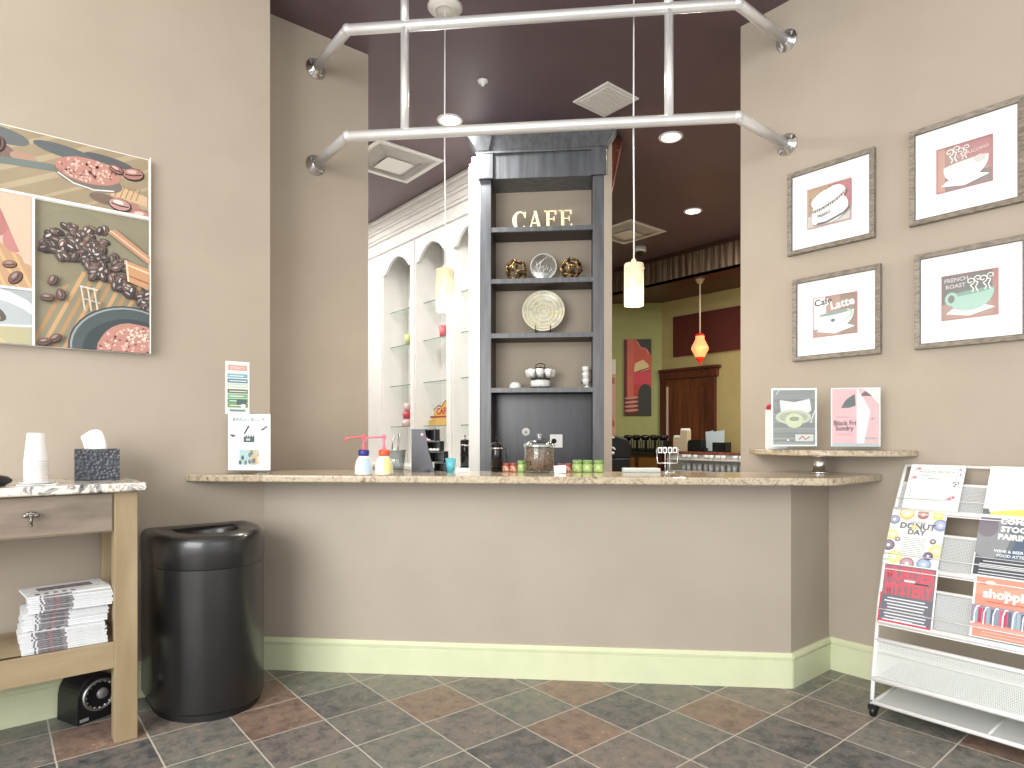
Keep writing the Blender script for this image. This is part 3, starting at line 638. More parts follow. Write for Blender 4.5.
light('lantern_glow', 'POINT', (7.4, 4.95, 2.45), 4, (1, .5, .25), .08)

# ================================================================ RIGHT WALL PRINTS
frame_m = mat('weathered_silver_wood', (150, 140, 127), .5, .1, var=(116, 106, 94), scale=30, stretch=(1, 1, 3))
def framed(y_left, z0, w_, h_, label, draw):
    t = thing('framed_print', label, 'picture', (3.585, y_left, z0), RW, 'framed coffee prints on the right wall')
    f = .024; dpt = .028
    g = MB()
    outer = [(0, 0), (w_, 0), (w_, h_), (0, h_)]; inner = [(f, f), (w_-f, f), (w_-f, h_-f), (f, h_-f)]
    for i in range(4):
        j = (i+1) % 4; a, b2, c, d = outer[i], outer[j], inner[j], inner[i]
        vs = [(a[0], -dpt, a[1]), (b2[0], -dpt, b2[1]), (c[0], -dpt+.006, c[1]), (d[0], -dpt+.006, d[1]), (a[0], 0, a[1]), (b2[0], 0, b2[1]), (c[0], 0, c[1]), (d[0], 0, d[1])]
        g.add(vs, [(0, 1, 2, 3), (4, 7, 6, 5), (0, 4, 5, 1), (2, 6, 7, 3)])
    g.build('frame', frame_m, t, .002)
    g = MB()
    for x0, z_, x1, z1 in ((f, f, w_-f, f+.002), (f, h_-f-.002, w_-f, h_-f), (f, f, f+.002, h_-f), (w_-f-.002, f, w_-f, h_-f)): g.box((x0, -.021, z_), (x1, -.004, z1))
    g.build('inner_liner', mat('dark_liner', (92, 84, 78), .5), t)
    MB().box((f, -.012, f), (w_-f, -.002, h_-f)).build('mat_board', mat('white_mat_board', (246, 246, 246), .6), t)
    pw, ph = (.235, .222) if y_left > 1.5 else (.225, .215)
    a = Art(pw, ph, -.0125, (w_-pw)/2, (h_-ph)/2+.0*h_, (178, 152, 142)); draw(a, pw, ph); a.done('print', t)
CR, DK, PK, MG = (240, 240, 238), (120, 108, 106), (188, 132, 130), (170, 202, 190)
def edge(a, w_, h_, c=PK):
    for r_ in ((0, 0, w_, .004), (0, h_-.004, w_, .004), (0, 0, .004, h_), (w_-.004, 0, .004, h_)): a.rect(*r_, c)
def d_cupcake(a, w_, h_):
    a.rect(0, h_*.45, w_, h_*.55, (184, 160, 136)); a.poly([(w_*.45, h_), (w_, h_), (w_, h_*.4), (w_*.8, h_*.5)], (190, 136, 138)); a.rect(0, 0, w_, h_*.32, (206, 202, 198))
    for k in range(26): a.ell(random.random()*w_, h_*(.5+.5*random.random()), .005, .003, (150, 124, 108))
    a.ell(w_*.52, h_*.38, w_*.42, h_*.34, (232, 240, 238), .15); a.ell(w_*.42, h_*.68, w_*.34, h_*.2, CR, .3); a.ell(w_*.64, h_*.74, w_*.24, h_*.2, CR)
    a.stroke([(w_*.1, h_*.42), (w_*.35, h_*.46), (w_*.65, h_*.58), (w_*.9, h_*.76)], .004, DK)
    for k in range(16): t_ = k/15; a.rect(w_*(.12+.76*t_), h_*(.36+.10*t_+.22*t_*t_), .008, .012, DK if k % 2 else (160, 150, 148))
    a.text('ESPRESSO', w_*.36, h_*.24, .022, DK, .0005, .2); a.stroke([(w_*.15, h_*.08), (w_*.45, h_*.07), (w_*.85, h_*.2), (w_*.98, h_*.32)], .010, DK); a.ell(w_*.2, h_*.18, .018, .026, CR); edge(a, w_, h_)
def steam(a, x, z, s, c):
    a.swirl(x, z, s, s*.26, c, 1.2); a.swirl(x+s*1.6, z+s*.5, s*.9, s*.24, c, 1.2, -1); a.stroke([(x, z-s), (x+s*.7, z-s*2), (x+s*.4, z-s*2.8)], s*.26, c); a.stroke([(x+s*1.6, z-s*.4), (x+s*1.1, z-s*1.6), (x+s*1.6, z-s*2.8)], s*.26, c)
def bigcup(a, w_, h_, body, dark, right=True):
    a.poly([(w_*(.5+(x-.5)*(1 if right else -1)), h_*z) for x, z in ((.08, .14), (.5, .05), (.95, .18), (.75, .26), (.2, .24))], CR)
    rim = lambda x: .56+.10*(x-.5)
    a.poly([(w_*.13, h_*rim(.13)), (w_*.93, h_*rim(.93))]+[(w_*(.53+.40*math.cos(q)), h_*(rim(.53+.40*math.cos(q))-.40*math.sin(q)**.8)) for q in [PI*k/16 for k in range(1, 16)]], body)
    a.ell(w_*.53, h_*.563, w_*.40, h_*.045, dark, .09)
def d_cappuccino(a, w_, h_):
    a.poly([(w_*.3, h_), (w_, h_), (w_, h_*.3), (w_*.4, h_*.7)], (184, 138, 140)); a.rect(0, 0, w_, h_*.3, (156, 146, 146))
    for k in range(8): a.rect(0, h_*.04*k, w_, .002, (120, 112, 116))
    a.rect(0, 0, w_*.16, h_, (196, 158, 148)); bigcup(a, w_, h_, CR, (226, 224, 220)); steam(a, w_*.24, h_*.86, .019, CR); steam(a, w_*.44, h_*.84, .016, CR)
    a.text('CAPPUCCINO', w_*.66, h_*.72, .020, (226, 204, 202), .0006, .12); a.ell(w_*.78, h_*.56, w_*.1, h_*.08, (206, 204, 200)); edge(a, w_, h_)
def d_latte(a, w_, h_):
    a.rect(0, h_*.2, w_*.3, h_*.8, CR); a.rect(w_*.62, 0, w_*.4, h_, (154, 138, 126)); a.ell(w_*.22, h_*.86, w_*.17, h_*.12, CR)
    bigcup(a, w_, h_, (214, 234, 226), (150, 160, 156)); a.stroke([(w_*.78, h_*.62), (w_*.9, h_*.5), (w_*.7, h_*.32)], .009, (190, 206, 190)); a.ell(w_*.46, h_*.38, .012, .009, (110, 120, 130))
    a.text('Cafe', w_*.24, h_*.8, .052, (110, 100, 98), .001, .12); a.text('Latte', w_*.68, h_*.68, .062, (238, 238, 236), .002, .12); edge(a, w_, h_)
def d_french(a, w_, h_):
    a.rect(0, h_*.36, w_, h_*.64, (128, 128, 126)); a.rect(w_*.9, 0, w_*.1, h_, (176, 140, 134)); bigcup(a, w_, h_, MG, (140, 168, 158), True)
    a.ell(w_*.18, h_*.46, w_*.12, h_*.15, MG); a.ell(w_*.18, h_*.46, w_*.06, h_*.09, (130, 130, 130)); steam(a, w_*.52, h_*.8, .019, CR); steam(a, w_*.74, h_*.82, .019, CR)
    a.text('FRENCH', w_*.27, h_*.84, .026, (206, 198, 202), .0008, .03); a.text('ROAST', w_*.26, h_*.70, .026, (206, 198, 202), .0008, .03); edge(a, w_, h_)
framed(1.807, 2.325, .467, .472, 'small framed print of a white cup, upper left of the four prints', d_cupcake)
framed(1.778, 1.714, .467, .467, 'small framed Cafe Latte print, lower left of the four prints', d_latte)
framed(1.178, 2.335, .46, .474, 'framed print of a white cup on dusty pink, upper right of the four prints', d_cappuccino)
framed(1.155, 1.716, .455, .47, 'framed French Roast print of a mint green cup, lower right of the four prints', d_french)

# ================================================================ LEFT WALL CANVAS
CW, CH = 1.29, .958
t = thing('canvas_print', 'large canvas collage of coffee beans and cocoa on the left wall', 'picture', (.612-CW, 3.567, 1.686))
MB().box((0, -.030, 0), (CW, 0, CH)).build('canvas_block', mat('canvas_edge', (208, 204, 196), .7), t, .003)
a = Art(CW, CH, -.0301, 0, 0, (232, 230, 226), .00003)  # print colours are muted to carry the glare over the canvas
hz, vx, hz2 = .662, CW-.458, .244
rnd = random.Random(3)
def planks(a, box, c0, c1, ang=-1.1, n=9):
    a.clipb = box; a.rect(box[0], box[1], box[2]-box[0], box[3]-box[1], c0)
    for k in range(n):
        x = box[0]+(box[2]-box[0])*(k+.3)/n; L = 1.2; a.stroke([(x-math.cos(ang)*L, box[1]-math.sin(ang)*L-.2), (x+math.cos(ang)*L, box[1]+math.sin(ang)*L+.2)], .012+.02*rnd.random(), c1)
def bean(a, x, z, r_, rot, c=(74, 60, 56), hl=(150, 140, 136)):
    a.ell(x, z, r_*1.08, r_*.72, (44, 36, 36), rot, 12); a.ell(x-.002, z+.003, r_*.98, r_*.6, c, rot, 12); a.ell(x-.15*r_, z+.28*r_, r_*.5, r_*.2, hl, rot, 8)
    a.stroke([(x-r_*.8*math.cos(rot), z-r_*.8*math.sin(rot)), (x+r_*.2*math.sin(rot), z-r_*.1), (x+r_*.8*math.cos(rot), z+r_*.8*math.sin(rot))], r_*.12, (40, 30, 28))
def powder(a, x, z, rx, rz, n, base=(186, 134, 122), dark=(120, 82, 80), lt=(224, 186, 172)):
    pts = [(x+rx*(1+.06*rnd.random())*math.cos(2*PI*k/26), z+rz*(1+.1*rnd.random())*math.sin(2*PI*k/26)) for k in range(26)]; a.poly(pts, base)
    for k in range(n):
        t_ = rnd.random()*2*PI; q = math.sqrt(rnd.random())*.95; a.ell(x+rx*q*math.cos(t_), z+rz*q*math.sin(t_), .003+.007*rnd.random(), .003+.004*rnd.random(), (dark, lt, base, lt)[k*4//n], rnd.random()*3, 7); a.y += a.step
        if k % (n//4) == 0: a.y -= a.step
    a.y -= a.step
g_ = .012
# top panel: spoon heaped with cocoa over dark wood
box = (g_, hz+g_/2, CW-.006, CH-.004)
planks(a, box, (158, 142, 116), (176, 160, 132), .35, 8)
for x, z, rx, rz, c in ((.72, .91, .10, .035, (104, 108, 108)), (.95, .90, .12, .028, (96, 102, 104)), (1.12, .905, .10, .02, (90, 92, 96)), (.70, .84, .07, .04, (128, 104, 94)), (.80, .83, .05, .025, (172, 140, 122)), (1.2, .70, .06, .03, (176, 128, 116)), (1.17, .745, .05, .022, (196, 152, 140)), (1.1, .72, .06, .025, (120, 100, 88))):
    a.ell(x, z, rx, rz, c, -.1)
for k in range(9): bean(a, .30+.05*k+.03*rnd.random(), .80+.08*rnd.random(), .035, rnd.random()*3, (110, 86, 78))
a.ell(.45, .72, .2, .04, (196, 170, 140)); a.poly([(1.13, .80), (1.28, .77), (1.28, .72), (1.10, .75)], (206, 176, 140))
for k in range(6): a.stroke([(1.14+.022*k, .80), (1.12+.022*k, .74)], .004, (160, 120, 88))
a.stroke([(.50, .775), (.66, .795), (.86, .812), (.93, .815)], .030, (112, 122, 118)); a.ell(1.04, .80, .135, .05, (120, 110, 104), -.12); a.stroke([(.92, .80), (.98, .765), (1.06, .752), (1.14, .765)], .006, (226, 226, 220))
powder(a, 1.04, .835, .125, .055, 130)
bean(a, 1.22, .865, .045, .2, (172, 120, 112), (214, 180, 170)); bean(a, 1.15, .87, .03, -.3, (150, 104, 98), (214, 180, 170)); bean(a, 1.165, .705, .045, -.1, (190, 150, 142), (236, 220, 214)); bean(a, 1.25, .67, .045, .1, (190, 140, 132), (226, 200, 190))
# right lower panel: beans, cinnamon and a bowl of cocoa
box = (vx+g_/2, g_*0+.002, CW-.006, hz-g_/2)
a.clipb = box; a.rect(box[0], 0, 1, 1, (140, 134, 112))
for k in range(8): a.stroke([(vx-.05+.04*k, -.1), (vx+.15+.04*k, .36)], .016, (196, 156, 112) if k % 2 else (176, 138, 98))
a.ell(vx+.16, .5, .16, .14, (134, 130, 108)); a.ell(vx+.08, .38, .10, .10, (136, 128, 104))
P_ = []
for k in range(150):
    if k < 64: x = vx+.035+.24*rnd.random(); z = .485+.10*(x-vx-.15)+.15*(rnd.random()-.5)*(1 if x > vx+.08 else .6)
    else: q = rnd.random(); x = vx+.19+.27*q; z = .44-.16*q+.17*(rnd.random()-.5)
    P_.append((x, z))
P_.sort(key=lambda p: -p[1])
for x, z in P_: bean(a, x, z, .021+.005*rnd.random(), rnd.random()*3, rnd.choice([(84, 72, 68), (98, 82, 76), (70, 62, 60), (120, 92, 84)]), rnd.choice([(170, 164, 158), (204, 198, 192), (140, 126, 120)]))
a.poly([(vx+.28, .56), (vx+.31, .58), (vx+.46, .47), (vx+.46, .43)], (190, 142, 114)); a.stroke([(vx+.29, .57), (vx+.46, .45)], .006, (226, 190, 160))
a.poly([(vx+.35, .44), (vx+.46, .41), (vx+.46, .31), (vx+.36, .34)], (196, 148, 112)); a.stroke([(vx+.36, .42), (vx+.46, .39)], .007, (236, 204, 172)); a.stroke([(vx+.36, .37), (vx+.46, .34)], .007, (150, 104, 78)); a.stroke([(vx+.355, .44), (vx+.365, .34)], .008, (236, 204, 172))
for x, z in ((.07, .30), (.05, .22), (.10, .24), (.08, .04), (.04, .02)): bean(a, vx+x, z, .026, rnd.random()*2, (112, 84, 76))
for w_ in (0, .025, .05): a.stroke([(vx+.19+w_, .18), (vx+.175+w_, .29)], .006, (206, 202, 192))
a.stroke([(vx+.17, .29), (vx+.24, .28)], .008, (206, 202, 192)); a.stroke([(vx+.18, .235), (vx+.25, .22)], .006, (190, 186, 176))
a.ell(vx+.36, .02, .235, .20, (60, 68, 72), .1, 36); a.ell(vx+.36, .02, .228, .193, (150, 156, 156), .1, 36); a.ell(vx+.362, .018, .222, .187, (78, 88, 92), .1, 36); a.ell(vx+.37, .01, .19, .15, (60, 70, 74), .1, 36)
powder(a, vx+.385, .0, .145, .135, 240)
for k in range(40): a.ell(vx+.36+.09*rnd.random(), .05+.06*rnd.random(), .005, .004, (240, 216, 200), 0, 6)
# left lower panels
box = (.42, hz2+g_/2, vx-g_/2, hz-g_/2); a.clipb = box
a.rect(box[0], box[1], 1, 1, (186, 150, 116)); 
for k in range(8): a.stroke([(.45+.045*k, .6), (.62+.045*k, .2)], .012, (204, 168, 124))
a.poly([(.4, .68), (.70, .66), (.78, .5), (.80, .38), (.74, .42), (.6, .52), (.4, .56)], (214, 178, 164)); a.ell(.70, .52, .055, .06, (176, 116, 114)); a.ell(.765, .45, .04, .05, (186, 128, 124)); a.ell(.69, .62, .04, .06, (110, 92, 92)); a.poly([(.69, .66), (.83, .66), (.83, .35), (.80, .36)], (206, 182, 160))
bean(a, .77, .29, .032, 1, (120, 84, 74)); bean(a, .75, .345, .025, .2, (140, 100, 84)); bean(a, .66, .30, .04, .4, (110, 80, 72))
box = (.42, .002, vx-g_/2, hz2-g_/2); a.clipb = box
a.rect(box[0], 0, 1, 1, (166, 172, 174)); a.ell(.60, .12, .26, .13, (206, 212, 216)); a.ell(.60, .10, .24, .10, (176, 182, 186)); a.ell(.62, .16, .13, .045, (90, 84, 76), -.45); a.ell(.62, .15, .11, .03, (150, 140, 126), -.45); a.rect(.42, 0, .42, .075, (178, 172, 140)); a.ell(.52, .0, .22, .06, (196, 180, 140)); a.stroke([(.42, .08), (.62, .07), (.83, .085)], .008, (226, 226, 216))
box = (g_, .002, .42-g_/2, hz-g_/2); planks(a, box, (176, 146, 110), (150, 118, 86), 1.0, 8)
for k in range(40): bean(a, .04+.36*rnd.random(), .1+.5*rnd.random(), .028, rnd.random()*3)
a.clipb = (0, 0, CW, CH); a.rect(CW-.005, 0, .005, CH, (236, 236, 234)); a.rect(0, hz-.005, CW, .010, (240, 240, 238)); a.rect(vx-.005, 0, .010, hz, (240, 240, 238)); a.rect(.415, hz2-.005, vx-.415, .010, (240, 240, 238)); a.rect(.415, 0, .010, hz, (240, 240, 238))
a.done('printed_face', t)

# ================================================================ CONSOLE TABLE
TX = -.72
t = thing('console_table', 'tall alder wood console table with a veined granite top against the left wall', 'table', (TX, 3.05, 0))
g = MB().box((0, 0, 1.052), (.522-TX, .515, 1.088)); g.build('granite_top', con_granite, t, .010, seg=3)
def loc_box(mb, a, b2): return mb.box((a[0]-TX, a[1]-3.05, a[2]), (b2[0]-TX, b2[1]-3.05, b2[2]))
for x0 in (.405, -.66):
    for y0 in (3.09, 3.455): loc_box(MB(), (x0, y0, 0), (x0+.085, y0+.085, 1.052)).build('leg', wood, t, .003)
loc_box(MB(), (-.575, 3.105, .885), (.405, 3.50, 1.05)).build('apron_frame', wood_h, t)
loc_box(MB(), (-.60, 3.11, .405), (.42, 3.53, .425)).build('shelf', wood_h, t)
loc_box(MB(), (-.575, 3.095, .315), (.405, 3.13, .425)).build('shelf_rail', wood_h, t, .002)
loc_box(MB(), (-.575, 3.50, .315), (.405, 3.53, .405)).build('shelf_rail', wood_h, t, .002)
loc_box(MB(), (.43, 3.17, .315), (.465, 3.46, .425)).build('shelf_rail', wood_h, t, .002)
for (x0, x1) in ((-.143, .399), (-.69+.12, -.149)):
    d = loc_box(MB(), (x0, 3.094, .890), (x1, 3.12, 1.046)).build('drawer', drawer_wood, t, .003)
    kx = (x0+x1)/2-TX; ky = 3.094-3.05
    g = MB().tube([(kx, ky, .972), (kx, ky-.022, .972)], .006, 0, 8)
    for q, (dx, dz) in enumerate(((-.016, .004), (.016, .004), (-.008, .010), (.008, .010), (0, .004), (0, .012))): g.ball((kx+dx, ky-.026, .972+dz), .011, 0, 10, (1, .6, .8))
    g.tube([(kx, ky-.026, .972), (kx, ky-.026, .940)], [.006, .004], 0, 8).ball((kx, ky-.026, .938), .007, 0, 8, (1, .7, .6))
    g.build('knob', pewter, d, label='palm-tree shaped pewter knob')
# newspapers
print_d = mat('newsprint_dark', (82, 82, 88), .7, var=(140, 134, 138), scale=60, stretch=(1, 1, 6)); print_w = mat('newsprint', (222, 224, 226), .75, var=(206, 208, 212), scale=60, stretch=(.3, 1, 8))
def newspaper():
    g = MB(); h_ = .0085; W = .285; Dp = .20
    for x0, x1, mi in ((0, .040, 0), (.040, .046, 1), (.046, .052, 0), (.052, .092, 1), (.092, .100, 2), (.100, .148, 1), (.148, W, 0)): g.box((x0, 0, 0), (x1, .004, h_-(.0022 if mi else .0012)), mi)
    g.box((0, .004, 0), (W, Dp, h_-.0008), 0)
    for k in range(5): g.box((.03+.03*k, .02, h_-.0008), (.045+.03*k, .05, h_-.0005), 1)
    g.box((.02, .065, h_-.0008), (.26, .07, h_-.0005), 1)
    g.box((.05, .09, h_-.0008), (.24, .16, h_-.0006), 1)
    return g.build('newspaper', [print_w, print_d, mat('newsprint_red', (150, 104, 104), .7)])
np0 = None; z = .4255
for st, (n, x0, y0, rr, lab) in enumerate(((10, .10, 3.115, 0, 'folded newspaper in the bottom bundle on the console shelf'), (8, .105, 3.14, .02, 'folded newspaper in the middle bundle on the console shelf'), (8, .12, 3.13, -.03, 'folded newspaper in the upper bundle on the console shelf'))):
    for k in range(n):
        if np0 is None: o = np0 = newspaper()
        else: o = np0.copy(); C.objects.link(o)
        o.location = (x0+random.uniform(-.004, .004)-.012*(st == 0)*(k/n), y0+random.uniform(-.003, .003), z); o.rotation_euler = (0, 0, rr+random.uniform(-.02, .02)); z += .0086
        l = lab
        if st == 2 and k == n-1: l = 'topmost folded newspaper, turned askew on the pile on the console shelf'; o.rotation_euler = (0, 0, .10)
        tag(o, l, 'newspaper', 'folded newspapers on the console shelf' if 'topmost' not in l else 'top newspaper of the pile')

# saucer and cups
o = MB().prism([(-.058, -.05), (.058, -.05), (.068, -.034), (.068, .034), (.058, .05), (-.058, .05), (-.068, .034), (-.068, -.034)], 0, .005).lathe([(.044, .005), (.060, .010), (.066, .013), (.058, .008)], (0, 0, 0), 24).build('saucer', china, None, .002); o.location = (.152, 3.165, 1.0885); tag(o, 'white square-cornered dish under the stack of white cups', 'dish')
foam = mat('translucent_white_cup', (222, 219, 217), .4)
c0 = None
for k in range(9):
    if c0 is None:
        c0 = MB().lathe([(.041, 0), (.043, .003), (.041, .006), (.031, .112), (.028, .114), (0, .114), (0, .110), (.027, .110), (.038, .004)], (0, 0, 0), 28).build('paper_cup', foam); o = c0
    else: o = c0.copy(); C.objects.link(o)
    o.location = (.148, 3.165, 1.0945+.011*k)
    tag(o, 'upside-down white cup on the very top of the cup stack' if k == 8 else 'upside-down white cup nested in the stack on the console table', 'cup', 'top cup of the stack' if k == 8 else 'nested white cups on the console table')
# tissue box
t = thing('tissue_box', 'dark grey hammered-metal tissue box on the console table', 'tissue box', (.378, 3.40, 1.0885), -.06)
hm = bpy.data.materials.new('hammered_gunmetal'); hm.use_nodes = True; nt = hm.node_tree; b = nt.nodes['Principled BSDF']; b.inputs['Base Color'].default_value = lin((84, 88, 96)); b.inputs['Metallic'].default_value = .5; b.inputs['Roughness'].default_value = .38
tc = nt.nodes.new('ShaderNodeTexCoord'); vo = nt.nodes.new('ShaderNodeTexVoronoi'); vo.inputs['Scale'].default_value = 75; bp = nt.nodes.new('ShaderNodeBump'); bp.inputs['Distance'].default_value = .006; bp.inputs['Strength'].default_value = 1
nt.links.new(tc.outputs['Object'], vo.inputs['Vector']); nt.links.new(vo.outputs['Distance'], bp.inputs['Height']); nt.links.new(bp.outputs[0], b.inputs['Normal'])
bs = .083; H_ = .138
g = MB().box((-bs, -.065, 0), (bs, -.062, H_)).box((-bs, .062, 0), (bs, .065, H_)).box((-bs, -.062, 0), (-bs+.003, .062, H_)).box((bs-.003, -.062, 0), (bs, .062, H_)).box((-bs, -.062, H_-.003), (bs, -.022, H_)).box((-bs, .022, H_-.003), (bs, .062, H_)).box((-bs, -.022, H_-.003), (-.05, .022, H_)).box((.05, -.022, H_-.003), (bs, .022, H_))
g.build('cover', hm, t, .002)
g = MB(); vs = []
rows = [[(-.045, 0, H_-.02), (-.02, .014, H_-.02), (.01, -.012, H_-.02), (.045, 0, H_-.02)], [(-.05, .004, H_+.03), (-.02, .018, H_+.03), (.012, -.014, H_+.03), (.038, .002, H_+.03)], [(-.065, .008, H_+.055), (-.03, .010, H_+.075), (.0, -.006, H_+.078), (.026, .004, H_+.07)], [(-.05, .006, H_+.062), (-.026, .006, H_+.086), (0, 0, H_+.088), (.016, .004, H_+.085)]]
for r_ in rows: vs += r_
g.add(vs, [(4*i+j, 4*i+j+1, 4*i+j+5, 4*i+j+4) for i in range(3) for j in range(3)], 0, True); o = g.build('tissue', paper, t); sd = o.modifiers.new('s', 'SUBSURF'); sd.levels = sd.render_levels = 2; so = o.modifiers.new('t', 'SOLIDIFY'); so.thickness = .0012
o = MB().lathe([(0, 0), (.05, 0), (.072, .012), (.075, .022), (.06, .036), (.03, .044), (0, .046)]).build('lidded_dish', black_plastic); o.location = (.0, 3.20, 1.0885); tag(o, 'low black lidded dish at the left edge on the console table', 'dish')

# blower fan under the table
t = thing('blower_fan', 'small black rounded blower fan on the floor under the console table', 'fan', (.300, 3.375, 0), math.radians(22))
t.scale = (1.08, 1.1, 1.05)
prof = [(0, 0), (.19, 0), (.20, .04), (.20, .13)]+[(.12+.08*math.cos(a), .13+.075*math.sin(a)) for a in [i*PI/2/8 for i in range(1, 9)]]+[(.08-.08*math.sin(a)+.0, .12+.085*math.cos(a)) for a in [i*PI/2/8 for i in range(0, 9)]]
# D profile seen from the side; the flat side plate carries the dial
g = MB().prism([(0, 0), (.005, .19-.08)]+[(.085-.08*math.cos(a), .11+.09*math.sin(a)) for a in [i*PI/16 for i in range(0, 17)]]+[(.165, .0)], .0, .15, 0, 'y')
g.build('housing', mat('satin_black_metal', (34, 33, 36), .35, .3), t, .004)
g = MB().tube([(.088+.062*math.cos(a*PI/16), -.004, .108+.062*math.sin(a*PI/16)) for a in range(32)], .008, 0, 8, closed=True)
for k in range(16): a = k*PI/8; g.ball((.088+.056*math.cos(a), -.005, .108+.056*math.sin(a)), .007, 0, 8)
g.build('intake_ring', steel, t)
MB().lathe([(0, -.006), (.022, -.006), (.024, 0), (0, 0)], (.10, -.001, .108), 20, 0, 'y').build('centre_badge', mat('silver_badge', (170, 170, 172), .4, .5), t)
MB().box((.012, -.004, .012), (.045, .0, .024)).build('small_label', mat('grey_label', (150, 150, 150), .5), t)

# ================================================================ TRASH CAN (half round, against the left wall)
t = thing('trash_can', 'tall black half-round metal trash can against the left wall under the bar end', 'trash can', (.828, 3.54, 0))
black_gloss = mat('black_powder_coat', (36, 36, 37), .3, .2, spec=.7, coat=.3)
def halfround(k=1.0, off=0, n=36):
    hw = .252*k-off; side = -.16; bul = .345
    pts = [(-hw, -off*0), (-hw, side)]
    for i in range(1, n): a = PI*i/n; pts.append((-hw*math.cos(a)**1 if True else 0, side-(bul-off)*math.sin(a)**.85))
    pts += [(hw, side), (hw, 0)]
    return pts
def ringstack(levels, mi=0):
    """levels: list of (offset, z); lofts the outline"""
    g = MB(); n0 = None; vs = []; 
    for off, z in levels:
        p = halfround(1, off); p = [(x, y if y < 0 else -off*.5) for x, y in p]; n0 = len(p); vs += [(x, y, z) for x, y in p]
    fs = []
    for i in range(len(levels)-1):
        for j in range(n0): q = (j+1) % n0; fs.append((i*n0+j, i*n0+q, (i+1)*n0+q, (i+1)*n0+j))
    g.add(vs, fs, mi, True); return g, n0
g, n0 = ringstack([(.004, .035), (0, .045), (0, .682)]); g.f.append(list(range(n0))[::-1]); g.m.append(0); g.sm.append(False); g.build('body', black_gloss, t)
g, n0 = ringstack([(.016, .0), (.016, .045)]); g.build('base_ring', mat('black_rubber', (16, 16, 16), .6), t)
g, n0 = ringstack([(-.001, .684), (-.003, .688), (-.003, .795), (.002, .815), (.012, .828), (.026, .834)])
# lid with half-moon opening
lid_o = [v for v in g.v[-n0:]]
def hole():
    hw = .165; pts = []
    m_ = n0
    for i in range(m_):
        x, y, z_ = lid_o[i]
        pts.append((x*.66, -.225+(y+.225)*.58, .831))
    return pts
h1 = hole(); vs = [tuple(p) for p in lid_o]+h1+[(x*.97, -.235+(y+.235)*.97, .81) for x, y, z_ in h1]+[(x*.97, -.235+(y+.235)*.97, .66) for x, y, z_ in h1]
fs = []
for i in range(3):
    for j in range(n0): q = (j+1) % n0; fs.append((i*n0+j, i*n0+q, (i+1)*n0+q, (i+1)*n0+j))
g.add(vs, fs, 0, True); g.build('lid', black_gloss, t)

# ================================================================ SIGNS ON THE BAR AND LEDGE
def acrylic_sign(loc, rotz, w_, h_, label, draw, name='sign_holder', rx=0, base=(246, 246, 244)):
    t = thing(name, label, 'sign', loc, rotz, None, rx)
    MB().box((-w_/2, -.0125, .0), (w_/2, -.010, h_)).build('front_pane', frost, t)
    MB().box((-w_/2, .0045, .0), (w_/2, .0065, h_)).build('back_pane', frost, t)
    MB().box((-w_/2, -.035, 0), (w_/2, .045, .005)).build('foot', frost, t)
    MB().box((-w_/2+.002, .0005, .018), (w_/2-.002, .003, h_-.002)).build('sheet', paper, t)
    a = Art(w_-.006, h_-.024, .0003, -w_/2+.003, .02, base, .00015); draw(a, w_-.006, h_-.024); a.done('printed_face', t); return t
def d_bingo(a, w_, h_):
    a.text('BINGO BOOK', w_*.5, h_*.885, .026, (70, 72, 78), .0003, sx=1.1)
    a.rect(w_*.37, h_*.50, w_*.26, h_*.13, (80, 82, 86)); a.poly([(w_*.37, h_*.66), (w_*.40, h_*.64), (w_*.52, h_*.79), (w_*.48, h_*.81)], (80, 82, 86))
    for k in range(4): a.rect(w_*(.39+.06*k), h_*.60, .006, .010, CR)
    a.rect(w_*.43, h_*.53, w_*.1, h_*.04, (190, 192, 194))
    a.poly([(w_*.76, h_*.72), (w_*.9, h_*.80), (w_*.97, h_*.80), (w_*.84, h_*.71)], (90, 92, 96)); a.poly([(w_*.03, h_*.63), (w_*.12, h_*.59), (w_*.2, h_*.62), (w_*.1, h_*.65)], (90, 92, 96))
    a.rect(w_*.27, h_*.09, w_*.24, h_*.28, (180, 200, 202)); a.rect(w_*.51, h_*.09, w_*.24, h_*.28, (196, 184, 164))
    for k in range(14): a.ell(w_*(.29+.44*random.random()), h_*(.10+.22*random.random()), .008, .012, random.choice([(84, 96, 100), (222, 170, 120), (120, 130, 128), (236, 236, 230)]))
acrylic_sign(D(-1.680, 3.165, 1.0885), DR, .235, .312, 'white Bingo Book sign in a clear holder at the left end of the bar top', d_bingo)
def d_drink(a, w_, h_):
    a.rect(.008, .006, w_-.016, h_-.014, (156, 156, 154))
    for k in range(22): a.rect(.01, .012+.0125*k, w_-.02, .004, random.choice([(138, 138, 136), (166, 164, 162), (180, 178, 176)]))
    a.poly([(w_*.18, h_*.8), (w_*.5, h_*.76), (w_*.84, h_*.82), (w_*.88, h_*.62), (w_*.7, h_*.5), (w_*.3, h_*.5), (w_*.2, h_*.6)], (238, 238, 232))
    a.ell(w_*.48, h_*.50, w_*.40, h_*.13, (210, 210, 190)); a.ell(w_*.48, h_*.50, w_*.32, h_*.09, (184, 184, 166)); a.ell(w_*.5, h_*.44, w_*.2, h_*.13, (214, 218, 186)); a.ell(w_*.5, h_*.47, w_*.11, h_*.04, (160, 164, 140))
    a.stroke([(w_*.1, h_*.9), (w_*.18, h_*.99)], .004, CR); a.stroke([(w_*.86, h_*.4), (w_*.95, h_*.62)], .005, CR); a.rect(w_*.52, h_*.08, w_*.4, h_*.12, (222, 222, 216)); a.stroke([(w_*.6, h_*.11), (w_*.68, h_*.17), (w_*.74, h_*.11), (w_*.84, h_*.16)], .005, (196, 90, 96)); a.ell(w_*.36, h_*.1, .006, .005, CR)
